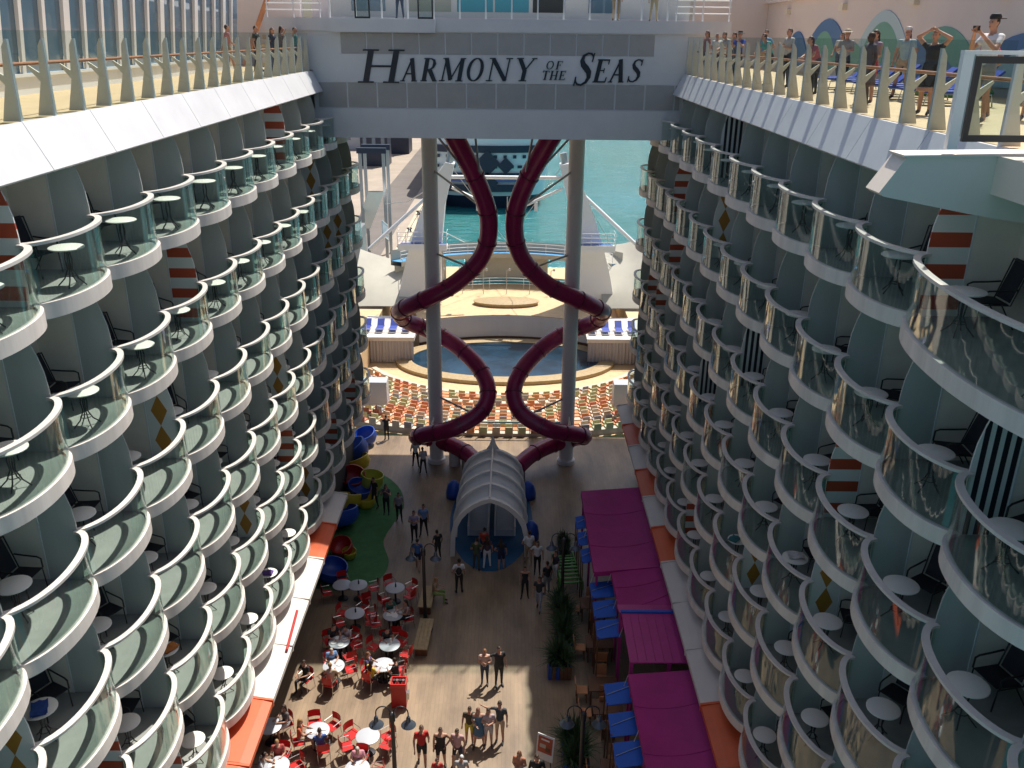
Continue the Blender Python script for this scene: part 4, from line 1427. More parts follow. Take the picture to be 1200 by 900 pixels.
b = MB()
b.box(-6.5, -0.5, -14, -8, 0, 8)
ob('ticket_cabin', b.mesh('ticket_cabin', 'steel'), t)
for (x, y, sx, sy, h, m_, lb) in ((-55, 330, 20, 50, 8, 'tabletop', 'long grey harbour shed at the far end of the pier'), (-40, 270, 8, 8, 14, 'navy', 'dark blue harbour crane base on the pier'), (-36, 300, 6, 10, 16, 'navy', 'tall dark blue crate stack beyond the crane base')):
    t = empty('harbour_block', (x, y, -13), label=lb, cat='harbour building')
    b = MB()
    b.box(-sx / 2, sx / 2, -sy / 2, sy / 2, 0, h)
    ob('wall', b.mesh('wall', m_), t)
    b = MB()
    b.box(-sx / 2 - 0.4, sx / 2 + 0.4, -sy / 2 - 0.4, sy / 2 + 0.4, h + 0.001, h + 0.5)
    ob('roof', b.mesh('roof', 'hull'), t)
    for i in range(3):
        b = MB()
        b.box(-sx / 2 + sx * (i + 0.3) / 3, -sx / 2 + sx * (i + 0.7) / 3, -sy / 2 - 0.1, -sy / 2 - 0.002, h * 0.4, h * 0.75)
        ob('window', b.mesh('window', 'dkglass'), t)
for i, yy in enumerate((120, 131, 142, 156, 172, 190)):
    b = MB()
    b.lathe([(0.5, 0), (0.35, 0.15), (0.3, 0.5), (0.55, 0.65), (0.5, 0.8), (0.0, 0.85)], 12)
    ob('mooring_bollard', b.mesh('mooring_bollard', 'black', True, 40), None, (-19.4, yy, -12.72), 0, 'black mooring bollard on the quay edge, %s from the ship' % ordn(i), 'bollard', 'bollards on the quay edge')
for i, yy in enumerate((126, 137, 160)):
    b = MB()
    b.lathe([(0.75, 0), (0.9, 0.2), (0.9, 2.2), (0.75, 2.4)], 14)
    ob('fender', b.mesh('fender', 'black', True, 40), None, (-18.1, yy, -15.5), 0, 'black rubber fender on the quay wall, %s from the ship' % ordn(i), 'fender', 'fenders on the quay wall')
for i, (p, q) in enumerate((((-9.5, 84, 3.2), (-19.4, 172, -11.9)), ((-3, 88, 3.4), (-19.4, 190, -11.9)), ((-5.2, 82, 11.3), (-20.5, 148, -3.0)))):
    b = MB()
    b.tube([p, ((p[0] + q[0]) / 2, (p[1] + q[1]) / 2, (p[2] + q[2]) / 2 - 0.9), q], 0.06, 5)
    ob('mooring_line', b.mesh('mooring_line', 'awnwhite'), None, None, 0, ['pale mooring line to the fifth bollard', 'pale mooring line to the farthest bollard', 'pale line from the tower top to the gangway'][i], 'rope')
# ship stern hull below the theatre
b = MB()
pts = [(-16, 50.3), (16, 50.3), (15.2, 80), (12, 92), (5, 96.8), (-5, 96.8), (-12, 92), (-15.2, 80)]
b.prism(pts, 'z', -17, -6.01)
ob('stern_hull', b.mesh('stern_hull', 'hull'), None, None, 0, 'white stern hull of the ship below the theatre', 'hull')

# ------------------------------------------------------------------ boardwalk: kids area
b = MB()
gp = [(-9.0, 45.5), (-7.0, 45.2), (-5.6, 43.6), (-5.0, 41.5), (-5.3, 39.6), (-5.6, 37.8), (-5.1, 36.0), (-5.3, 34.6), (-6.2, 33.8), (-7.4, 33.6), (-9.0, 34.0)]
b.add([(x, y, 0.004) for x, y in catmull([(p[0], p[1], 0) for p in gp], 5) for x, y in [(x, y)]] if 0 else [(p.x, p.y, 0.004) for p in catmull([(q[0], q[1], 0) for q in gp], 5)], [list(range((len(gp) - 1) * 5 + 1))])
ob('green_carpet', b.mesh('green_carpet', 'green'), kind='structure')
def cup(r_, h_):
    bb = MB()
    bb.lathe([(0.05, 0.0), (r_ * 0.75, 0.02), (r_, h_ * 0.45), (r_ * 0.97, h_), (r_ * 0.90, h_ * 1.02), (r_ * 0.88, h_ * 0.5), (r_ * 0.6, h_ * 0.22), (0.02, h_ * 0.2)], 20)
    return bb
for i, (x, y, r_, h_, tilt, m_, lb) in enumerate((
        (-8.1, 43.4, 0.75, 0.8, 25, 'pred', 'round red play tub among the kids sculptures'),
        (-7.6, 42.2, 0.70, 0.7, 20, 'pblue', 'blue play tub in front of the red one'),
        (-7.05, 43.1, 0.65, 0.9, 10, 'ygreen', 'lime yellow play chair beside the green carpet edge'),
        (-7.0, 41.3, 0.5, 0.5, 0, 'yellow', 'small mustard play stool in front of the lime chair'),
        (-8.0, 40.6, 0.80, 0.8, 25, 'yellow', 'yellow play tub behind the large blue tub'),
        (-7.9, 39.1, 0.95, 0.8, 18, 'pblue', 'large blue play tub beside the sunlit awning'),
        (-8.0, 45.2, 0.80, 0.7, 22, 'yellow', 'yellow play tub farthest back by the wall'),
        (-8.2, 46.6, 0.85, 0.9, 30, 'pblue', 'long blue play shape near the first column'),
        (-8.1, 49.0, 0.7, 0.7, 20, 'pblue', 'blue play tub at the seating end of the kids area'),
        (-7.4, 36.6, 0.55, 0.6, 25, 'pred', 'small red play tub half under the awning'),
        (-7.05, 36.3, 0.35, 0.4, 10, 'yellow', 'tiny yellow play stool next to the small red tub'),
        (-7.6, 34.6, 0.75, 0.6, 12, 'pblue', 'dark blue play tub nearest the cafe tables'))):
    o = ob('play_tub', cup(r_, h_).mesh('play_tub', m_, True, 50), None, (x, y, 0.005 + r_ * math.sin(R_(tilt)) * 0.72), 0, lb, 'play sculpture', 'colourful kids play sculptures')
    o.rotation_euler = (R_(tilt), 0, R_(20 + i * 37))

# ------------------------------------------------------------------ cafe tables and red chairs
b = MB()
b.lathe([(0.0, 0.70), (0.40, 0.70), (0.42, 0.715), (0.42, 0.735), (0.40, 0.745), (0.0, 0.745)], 24)
CT = b.mesh('table_top', 'tabletop', True, 40)
b = MB()
b.lathe([(0.24, 0.0), (0.22, 0.03), (0.05, 0.05), (0.04, 0.69), (0.12, 0.7)], 14)
CP = b.mesh('pedestal', 'lamp', True, 40)
b = MB()
b.obox((0, 0, 0.45), (0.44, 0.42, 0.03))
RS = b.mesh('seat', 'red')
b = MB()
rows = []
for i in range(7):
    u = -1 + i / 3
    rows.append([(0.22 * u, -0.24 + 0.05 * (u * u) * 1.0, z) for z in (0.58, 0.70, 0.86)])
b.grid(rows)
b.grid([[(p[0], p[1] - 0.025, p[2]) for p in r] for r in rows])
RB = b.mesh('backrest', 'red', True)
b = MB()
for x in (-0.21, 0.21):
    b.tube([(x, 0.2, 0.0), (x, 0.19, 0.44), (x, -0.2, 0.44), (x, -0.21, 0.87)], 0.013, 6)
    b.tube([(x, -0.24, 0.0), (x, -0.17, 0.44)], 0.013, 6)
    b.tube([(x * 1.1, 0.17, 0.44), (x * 1.15, 0.16, 0.66), (x * 1.1, -0.2, 0.68)], 0.012, 6)
RF = b.mesh('frame', 'chrome')
DIRN = ['planter side', 'far side', 'wall side', 'near side']
seats = {}
TABLES = [  # x, y, label, chair angles (deg, 0 = +X)
    (-6.75, 33.0, 'small grey table at the green carpet by the wall', (100, 200)),
    (-6.05, 33.0, 'grey table on the green carpet edge', (20, 300)),
    (-4.37, 32.8, 'grey table farthest back beside the bench', (125, 35, 340, 240)),
    (-5.85, 30.95, 'grey table in the middle of the shaded patio', (75, 150, 210, 20, 330)),
    (-4.22, 30.85, 'grey table with papers beside the bench', (110, 20, 200, 280)),
    (-6.15, 29.05, 'cluttered grey table at the shadow edge near the wall', (60, 130, 310, 20)),
    (-4.10, 28.9, 'grey table with bottle at the shadow edge', (110, 60, 350, 170)),
    (-4.20, 27.7, 'sunlit table with papers behind the red stand', (175, 230, 330, 10)),
    (-6.10, 27.6, 'sunlit table with plates near the wall', (110, 20, 270)),
    (-6.02, 24.2, 'sunlit grey table with two seated people', (120, 50, 190, 290)),
    (-4.22, 23.95, 'sunlit bare grey table beside the near lamp post', (140, 30, 200, 350)),
    (-7.05, 22.6, 'white covered table in the near corner', (100, 20, 190)),
    (-7.75, 24.4, 'grey table half hidden under the orange awning', (40, 140)),
    (-4.35, 22.5, 'white covered table at the bottom edge by the lamp post', (95, 20)),
]
SHORT = ['small table on the green carpet', 'table at the carpet edge', 'farthest table by the bench', 'middle table in the shade', 'shaded table with papers', 'cluttered table at the shadow edge',
         'table with the white bottle', 'sunlit table with menus', 'sunlit table with plates', 'sunlit table with two people', 'sunlit bare table', 'near corner table', 'table under the orange awning', 'bottom edge table']
cr = random.Random(11)
for i, (x, y, lb, angs) in enumerate(TABLES):
    t = empty('cafe_table', (x, y, 0), 0, lb, 'table', 'round cafe tables on the patio')
    ob('table_top', CT, t)
    ob('pedestal', CP, t)
    for a in angs:
        aa = R_(a + cr.uniform(-10, 10))
        rr = 0.66 + cr.uniform(-0.05, 0.1)
        p = (x + rr * math.cos(aa), y + rr * math.sin(aa))
        side = DIRN[int(((a + 45) % 360) // 90)]
        key = (i, side)
        seats[key] = seats.get(key, 0) + 1
        short = ' '.join(lb.split())
        c = empty('cafe_chair', (p[0], p[1], 0), aa + math.pi / 2 + cr.uniform(-0.3, 0.3), '%sred chair, %s of the %s' % ('second ' if seats[key] > 1 else '', side, SHORT[i]), 'chair', 'red chairs on the patio')
        ob('seat', RS, c)
        ob('backrest', RB, c)
        ob('frame', RF, c)
# things on tables
def bottle():
    bb = MB()
    bb.lathe([(0.0, 0), (0.035, 0.0), (0.035, 0.14), (0.014, 0.19), (0.014, 0.25), (0.0, 0.25)], 10)
    return bb
for (x, y, m_, lb) in ((-6.02, 33.05, 'black', 'dark bottle on the table at the green carpet edge'), (-5.82, 31.0, 'black', 'dark bottle on the middle table of the shaded patio'), (-4.35, 32.85, 'black', 'dark bottle on the farthest back table by the bench'), (-4.05, 28.95, 'paper', 'white bottle on the table at the shadow edge')):
    ob('bottle', bottle().mesh('bottle', m_, True, 40), None, (x, y, 0.746), 0, lb, 'bottle')
plate = MB()
plate.lathe([(0.0, 0.0), (0.08, 0.0), (0.12, 0.02), (0.0, 0.012)], 14)
plm = plate.mesh('plate', 'paper', True, 40)
pn = 0
for (x, y, k, nm) in ((-6.15, 29.05, 4, 'cluttered table at the shadow edge'), (-6.10, 27.6, 3, 'sunlit table near the wall'), (-6.02, 24.2, 2, 'sunlit table with two people')):
    for j in range(k):
        a = j * 2 * math.pi / k + 0.4
        ob('plate', plm, None, (x + 0.23 * math.cos(a), y + 0.23 * math.sin(a), 0.747), 0, 'white plate on the ' + nm + ', ' + ['planter', 'far', 'wall', 'near'][int((a + 0.78) // 1.57) % 4] + ' side', 'plate', 'plates on the cafe tables')
for (x, y, m_, lb) in ((-4.22, 30.85, 'paper', 'white paper sheets on the table beside the bench'), (-4.20, 27.7, 'paper', 'white menus on the sunlit table behind the red stand'), (-4.35, 22.5, 'paper', 'white paper cloth on the bottom edge table'), (-7.05, 22.6, 'paper', 'white paper cloth on the near corner table')):
    bb = MB()
    for j in range(3):
        bb.obox((0.12 * (j - 1), 0.08 * math.sin(j * 2.1), 0.004 + 0.005 * j), (0.3, 0.22, 0.004), rz=j * 0.7)
    ob('paper_stack', bb.mesh('paper_stack', m_), None, (x, y, 0.747), 0, lb, 'paper')

# ------------------------------------------------------------------ lamp posts, benches, planters, stand, sign
def lamp_post(x, y, lb):
    t = empty('lamp_post', (x, y, 0), 0, lb, 'lamp post', 'double headed boardwalk lamp posts')
    b = MB()
    b.lathe([(0.16, 0), (0.16, 0.12), (0.08, 0.2), (0.065, 3.3), (0.10, 3.32), (0.10, 3.6), (0.05, 3.65), (0.0, 3.66)], 14)
    ob('pole', b.mesh('pole', 'lamp', True, 40), t)
    for s in (-1, 1):
        b = MB()
        b.tube([(s * 0.05, 0, 3.5)] + [(s * (0.28 - 0.23 * math.cos(q)), 0, 3.62 + 0.26 * math.sin(q)) for q in np.linspace(0.1, math.pi, 9)] + [(s * 0.51, 0, 3.45)], 0.022, 7)
        ob('arm', b.mesh('arm', 'lamp', True, 40), t)
        b = MB()
        b.lathe([(0.05, 0.30), (0.07, 0.24), (0.08, 0.12), (0.20, 0.02), (0.24, -0.03), (0.20, -0.028), (0.07, 0.06), (0.0, 0.07)], 18, (s * 0.51, 0, 3.18))
        sh = ob('shade', b.mesh('shade', 'lampshade', True, 40), t)
        b = MB()
        b.ell((s * 0.51, 0, 3.2), (0.06, 0.06, 0.06))
        ob('bulb', b.mesh('bulb', 'bulb', True), sh)
lamp_post(-2.92, 31.4, 'black two headed lamp post beside the wooden bench')
lamp_post(-3.0, 21.9, 'black two headed lamp post in the sunlit patio corner')
lamp_post(2.98, 32.3, 'black two headed lamp post among the right planters')
lamp_post(3.05, 22.0, 'black two headed lamp post beside the easel sign')
for (x, y, ln, lb) in ((-2.85, 30.0, 2.0, 'pale wooden plank bench in front of the shaded lamp post'), (-2.95, 32.6, 1.6, 'pale wooden plank bench behind the shaded lamp post'), (-2.55, 21.3, 1.3, 'pale wooden bench end at the bottom edge')):
    t = empty('plank_bench', (x, y, 0), R_(-3), lb, 'bench')
    for j in range(4):
        b = MB()
        b.box(-0.29 + j * 0.147, -0.29 + j * 0.147 + 0.139, -ln / 2, ln / 2, 0.40, 0.45)
        ob('plank', b.mesh('plank', 'plank'), t)
    for q in (-1, 1):
        b = MB()
        b.box(-0.24, 0.24, q * ln * 0.38 - 0.1, q * ln * 0.38 + 0.1, 0, 0.399)
        ob('leg', b.mesh('leg', 'brown'), t)
def plant_mesh(n, h, seed):
    r = random.Random(seed)
    bb = MB()
    for i in range(n):
        a = r.uniform(0, 2 * math.pi)
        el = r.uniform(0.25, 1.45)
        L = h * r.uniform(0.6, 1.0)
        d = Vector((math.cos(a) * math.cos(el), math.sin(a) * math.cos(el), math.sin(el)))
        sd = Vector((-math.sin(a), math.cos(a), 0))
        base = Vector((r.uniform(-0.15, 0.15), r.uniform(-0.15, 0.15), r.uniform(0, h * 0.25)))
        w_ = 0.022 * r.uniform(0.8, 1.5)
        pts = []
        for k in range(5):
            u = k / 4
            p = base + d * L * u + Vector((0, 0, -0.35 * L * u * u * math.cos(el)))
            ww = w_ * (1 - u) ** 0.6 + 0.001
            pts.append([p + sd * ww, p + Vector((0, 0, 0.4 * ww)), p - sd * ww])
        bb.grid(pts)
    return bb
PM = [plant_mesh(150, 1.0, q).mesh('foliage', 'leaf') for q in range(3)]
def planter(x, y, w_, l_, h_, plants, lb):
    t = empty('planter_box', (x, y, 0), 0, lb, 'planter')
    b = MB()
    b.box(-w_ / 2 + 0.04, w_ / 2 - 0.04, -l_ / 2 + 0.04, l_ / 2 - 0.04, 0, h_ - 0.06)
    ob('soil', b.mesh('soil', 'soil'), t)
    n = 6
    for j in range(n):
        x0 = -w_ / 2 + w_ * j / n
        for q in (-1, 1):
            b = MB()
            yy = sorted((q * l_ / 2, q * (l_ / 2 - 0.035)))
            b.box(x0 + 0.008, x0 + w_ / n - 0.008, yy[0], yy[1], 0.005, h_)
            ob('slat', b.mesh('slat', 'pblue' if j in (0, 2) else 'brown'), t)
    m_ = max(4, int(l_ / 0.16))
    for j in range(m_):
        y0 = -l_ / 2 + 0.045 + (l_ - 0.09) * j / m_
        for q in (-1, 1):
            b = MB()
            xx = sorted((q * w_ / 2, q * (w_ / 2 - 0.035)))
            b.box(xx[0], xx[1], y0 + 0.006, y0 + (l_ - 0.09) / m_ - 0.006, 0.005, h_)
            ob('slat', b.mesh('slat', 'brown' if j % 3 else 'pblue'), t)
    for i, (px, py, sc_) in enumerate(plants):
        o = ob('foliage', PM[i % 3], t, (px, py, h_ - 0.1), i * 1.3)
        o.scale = (sc_, sc_, sc_)
planter(2.68, 28.2, 0.9, 0.9, 0.62, ((-0.15, 0.1, 1.0), (0.2, -0.1, 0.9), (0, 0.2, 1.1)), 'striped wooden planter with spiky plants opposite the couple')
planter(2.95, 30.8, 0.7, 3.4, 0.55, tuple((0.1 * ((-1) ** q), -1.4 + q * 0.4, 0.85 + 0.1 * (q % 3)) for q in range(8)), 'long planter of spiky plants behind the striped one')
planter(3.0, 23.6, 0.9, 1.6, 0.62, ((-0.1, -0.5, 1.1), (0.15, 0.0, 1.15), (0, 0.5, 1.1), (-0.2, 0.3, 1.0)), 'dark planter with spiky plants beside the easel sign')
planter(3.3, 36.6, 0.6, 2.0, 0.5, ((0, -0.6, 0.7), (0.1, 0.1, 0.8), (0, 0.7, 0.7)), 'short planter beside the green slatted cart')
# green slatted cart
t = empty('green_cart', (3.35, 34.6, 0), R_(8), 'bright green slatted wooden cart between the planters', 'cart')
for j in range(9):
    b = MB()
    b.obox((0, -1.1 + j * 0.27, 0.62 + 0.10 * math.sin(j * 0.4)), (0.95, 0.11, 0.04))
    ob('slat', b.mesh('slat', 'greenp'), t)
for x in (-0.48, 0.48):
    b = MB()
    b.obox((x, 0, 0.55), (0.05, 2.5, 0.35))
    ob('side_board', b.mesh('side_board', 'greenp'), t)
    for y in (-0.8, 0.8):
        b = MB()
        b.tube([(x * 1.1, y + 0.3 * math.cos(q), 0.30 + 0.28 * math.sin(q)) for q in np.linspace(0, 2 * math.pi, 16, endpoint=False)], 0.025, 6, closed=True)
        for q in range(4):
            b.tube([(x * 1.1, y + 0.28 * math.cos(q * math.pi / 4), 0.3 + 0.28 * math.sin(q * math.pi / 4)), (x * 1.1, y - 0.28 * math.cos(q * math.pi / 4), 0.3 - 0.28 * math.sin(q * math.pi / 4))], 0.012, 5)
        ob('wheel', b.mesh('wheel', 'greenp'), t)
# red stand
t = empty('condiment_stand', (-3.42, 26.35, 0), 0, 'tall red cutlery stand beside the patio tables', 'stand')
b = MB()
b.box(-0.28, 0.28, -0.22, 0.22, 0, 0.95)
ob('cabinet', b.mesh('cabinet', 'pred'), t)
b = MB()
for (x0, x1, y0, y1) in ((-0.29, 0.29, -0.23, -0.19), (-0.29, 0.29, 0.19, 0.23), (-0.29, -0.25, -0.19, 0.19), (0.25, 0.29, -0.19, 0.19)):
    b.box(x0, x1, y0, y1, 0.951, 1.12)
ob('tray_rim', b.mesh('tray_rim', 'red'), t)
for j in range(4):
    b = MB()
    b.lathe([(0.05, 0), (0.055, 0.2), (0.0, 0.2)], 10, (-0.17 + j * 0.115, 0.0, 0.952))
    ob('cutlery_cup', b.mesh('cutlery_cup', 'chrome' if j % 2 else 'dark', True, 40), t)
b = MB()
b.obox((0.34, -0.1, 0.55), (0.1, 0.2, 0.3))
ob('napkin_box', b.mesh('napkin_box', 'chrome'), t)
# easel sign
t = empty('easel_sign', (1.95, 23.0, 0), R_(-28), 'white poster with red picture on a black easel', 'sign')
b = MB()
for x in (-0.28, 0.28):
    b.tube([(x, -0.12, 0), (x * 0.4, 0.03, 1.7)], 0.018, 6)
b.tube([(0, 0.45, 0), (0, 0.05, 1.65)], 0.018, 6)
ob('easel', b.mesh('easel', 'black'), t)
b = MB()
b.obox((0, -0.06, 1.25), (0.62, 0.03, 0.95), rx=R_(-8))
bd = ob('board', b.mesh('board', 'paper'), t)
b = MB()
b.obox((0, -0.066, 1.36), (0.52, 0.03, 0.60), rx=R_(-8))
ob('picture', b.mesh('picture', 'stripe_red'), bd)
for (x, z, w_, h_, m_) in ((0.0, 1.56, 0.3, 0.06, 'paper'), (-0.08, 1.32, 0.22, 0.14, 'seatwhite'), (0.12, 1.22, 0.18, 0.16, 'brown')):
    b = MB()
    b.obox((x, -0.070 - (z - 1.36) * -0.14, z), (w_, 0.03, h_), rx=R_(-8))
    ob('picture_detail', b.mesh('picture_detail', m_), bd)

# ------------------------------------------------------------------ magenta restaurant front
def canvas(name, P00, P10, P11, P01, sag, m_, lb, cat, posts=()):
    t = empty(name, (P00[0], P00[1], 0), 0, lb, cat)
    o_ = Vector((-P00[0], -P00[1], 0))
    n = 10
    rows = []
    for i in range(n + 1):
        u = i / n
        r = []
        for j in range(n + 1):
            v = j / n
            p = (Vector(P00) * (1 - u) * (1 - v) + Vector(P10) * u * (1 - v) + Vector(P11) * u * v + Vector(P01) * (1 - u) * v)
            p.z -= sag * 16 * u * (1 - u) * v * (1 - v)
            r.append(p)
        rows.append(r)
    b = MB()
    b.grid(rows)
    b.grid([[p - Vector((0, 0, 0.03)) for p in r] for r in rows])
    for e in (rows[0], rows[-1], [r[0] for r in rows], [r[-1] for r in rows]):
        b.grid([e, [p - Vector((0, 0, 0.22)) for p in e]])
    ob('cloth', b.mesh('cloth', m_, True, 40), t, o_)
    for j in (3, 7):
        b = MB()
        b.tube([r[j] + Vector((0, 0, 0.006)) for r in rows], 0.014, 5)
        ob('seam', b.mesh('seam', m_), t, o_)
    for j in (0, 5, 10):
        b = MB()
        b.tube([rows[0][j] + Vector((0, 0, -0.05)), rows[0][j] + Vector((-0.12, 0, -0.5))], 0.01, 5)
        ob('tie_rope', b.mesh('tie_rope', 'awnwhite'), t, o_)
    for (x, y, z) in posts:
        b = MB()
        b.tube([(x, y, 0), (x, y, z)], 0.05, 8)
        ob('post', b.mesh('post', 'magroof', True, 40), t, o_)
canvas('magenta_canopy', (4.08, 37.3, 3.2), (6.98, 37.2, 3.5), (6.95, 30.45, 3.5), (4.12, 30.45, 3.2), 0.26, 'magenta', 'large magenta canvas canopy farthest along the restaurant front', 'canopy', ((4.2, 37.1, 3.15), (4.25, 33.8, 3.1), (4.25, 30.6, 3.15)))
canvas('magenta_canopy', (4.82, 30.44, 3.2), (6.95, 30.44, 3.5), (6.95, 27.9, 3.5), (4.9, 27.0, 3.15), 0.16, 'magenta', 'narrow magenta canvas canopy behind the boarded pergola roof', 'canopy', ((4.95, 29.0, 3.1),))
canvas('magenta_canopy', (4.76, 24.3, 3.2), (6.98, 24.2, 3.5), (7.0, 19.2, 3.5), (4.82, 19.2, 3.2), 0.24, 'magenta', 'magenta canvas canopy nearest the viewer on the restaurant front', 'canopy', ((4.88, 24.1, 3.15), (4.9, 21.0, 3.12)))
t = empty('pergola_roof', (6.1, 26, 0), 0, 'boarded magenta pergola roof with blue gutter strip', 'pergola')
o_ = Vector((-6.1, -26, 0))
for j in range(9):
    x0 = 4.83 + j * 0.30
    b = MB()
    b.prism([(27.15, 3.62), (24.50, 3.50), (24.50, 3.54), (27.15, 3.66)], 'x', x0, x0 + 0.29)
    ob('board', b.mesh('board', 'magroof'), t, o_)
b = MB()
b.prism([(27.16, 3.60), (27.8, 3.50), (27.8, 3.54), (27.16, 3.65)], 'x', 4.75, 7.55)
ob('back_slope', b.mesh('back_slope', 'magroof'), t, o_)
b = MB()
b.box(4.8, 7.54, 27.10, 27.22, 3.665, 3.72)
ob('gutter', b.mesh('gutter', 'bluecanvas'), t, o_)
for (x, y) in ((4.9, 24.6), (4.9, 27.6), (6.2, 24.6), (7.3, 24.6)):
    b = MB()
    b.box(x - 0.06, x + 0.06, y - 0.06, y + 0.06, 0, 3.49)
    ob('post', b.mesh('post', 'magroof'), t, o_)
b = MB()
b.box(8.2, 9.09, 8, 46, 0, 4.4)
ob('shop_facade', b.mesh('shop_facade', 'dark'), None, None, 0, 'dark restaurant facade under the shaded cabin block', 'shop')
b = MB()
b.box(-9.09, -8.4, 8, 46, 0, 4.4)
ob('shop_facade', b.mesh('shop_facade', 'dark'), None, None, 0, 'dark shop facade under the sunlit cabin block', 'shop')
for i, (y0, x0, x1) in enumerate(((36.2, 3.75, 4.3), (34.8, 3.75, 4.35), (33.4, 3.8, 4.4), (30.85, 4.0, 4.95), (29.55, 4.0, 4.9), (28.3, 4.0, 4.92), (24.75, 4.0, 4.9), (23.3, 4.0, 4.92), (22.0, 4.02, 4.95), (20.6, 4.02, 4.95))):
    t = empty('blue_awning', ((x0 + x1) / 2, y0, 0), 0, '%s small blue canvas awning from the near end of the restaurant front' % ordn(9 - i), 'awning', 'blue awnings on the restaurant front')
    o_ = Vector((-(x0 + x1) / 2, -y0, 0))
    b = MB()
    ca = [(y0 + 0.02, 2.48), (y0 - 1.02, 2.36)]
    A_ = [(x0, ca[0][0] - 0.12, ca[0][1]), (x1, ca[0][0], ca[0][1] + 0.05), (x1, ca[1][0] + 0.1, ca[1][1] + 0.05), (x0, ca[1][0], ca[1][1])]
    b.add(A_, [(0, 1, 2, 3)])
    b.add([(p[0], p[1], p[2] - 0.025) for p in A_], [(0, 1, 2, 3)])
    ob('canvas', b.mesh('canvas', 'bluecanvas'), t, o_)
    b = MB()
    b.tube([(x0 + 0.05, y0 - 0.6, 2.445), (x1 - 0.02, y0 - 0.25, 2.53)], 0.012, 5)
    ob('stay_wire', b.mesh('stay_wire', 'steel'), t, o_)
    b = MB()
    for (xx, yy) in ((x0 + 0.04, y0 - 0.14), (x0 + 0.04, y0 - 0.96)):
        b.tube([(xx, yy, 0), (xx, yy, 2.42)], 0.025, 6)
    ob('frame', b.mesh('frame', 'brown'), t, o_)
# restaurant tables with orange chairs
b = MB()
b.box(-0.55, 0.55, -0.4, 0.4, 0.70, 0.745)
for x in (-0.48, 0.48):
    for y in (-0.33, 0.33):
        b.box(x - 0.03, x + 0.03, y - 0.03, y + 0.03, 0, 0.699)
DT = b.mesh('restaurant_table', 'brown')
b = MB()
b.box(-0.22, 0.22, -0.21, 0.21, 0.43, 0.47)
OS = b.mesh('seat', 'seatorange')
b = MB()
b.obox((0, -0.23, 0.72), (0.44, 0.03, 0.42), rx=R_(8))
OB_ = b.mesh('backrest', 'seatorange')
b = MB()
for x in (-0.19, 0.19):
    for y in (-0.18, 0.18):
        b.box(x - 0.02, x + 0.02, y - 0.02, y + 0.02, 0, 0.429)
OL = b.mesh('leg_frame', 'brown')
for i, (x, y) in enumerate(((4.25, 26.7), (4.3, 25.5), (4.35, 29.2), (4.3, 31.8), (4.35, 22.6))):
    ob('restaurant_table', DT, None, (x, y, 0), 0, '%s brown restaurant table from the near end, under the awnings' % ['second', 'third', 'fourth', 'fifth', 'first'][i] if i != 1 else 'brown restaurant table just in front of the pergola posts', 'table', 'brown restaurant tables')
    for j, (dx, dy, a) in enumerate(((-0.8, 0, -90), (0.0, 0.65, 180), (0.0, -0.65, 0))):
        c = empty('restaurant_chair', (x + dx, y + dy, 0), R_(a), 'orange chair, %s of the %s brown restaurant table from the near end' % (['planter side', 'far side', 'near side'][j], ['third', 'second', 'fourth', 'fifth', 'first'][i]), 'chair', 'orange restaurant chairs')
        ob('seat', OS, c)
        ob('backrest', OB_, c)
        ob('leg_frame', OL, c)

# ------------------------------------------------------------------ people
SK = {'f': (0.46, 0.25, 0.17), 't': (0.34, 0.17, 0.10), 'd': (0.07, 0.035, 0.022)}
_pm = {}
def pmat(prefix, col, rough=0.75):
    k = (prefix, tuple(round(c, 3) for c in col))
    if k not in _pm:
        _pm[k] = mat(prefix, col, rough, var=0.12, scale=14)
    return _pm[k]

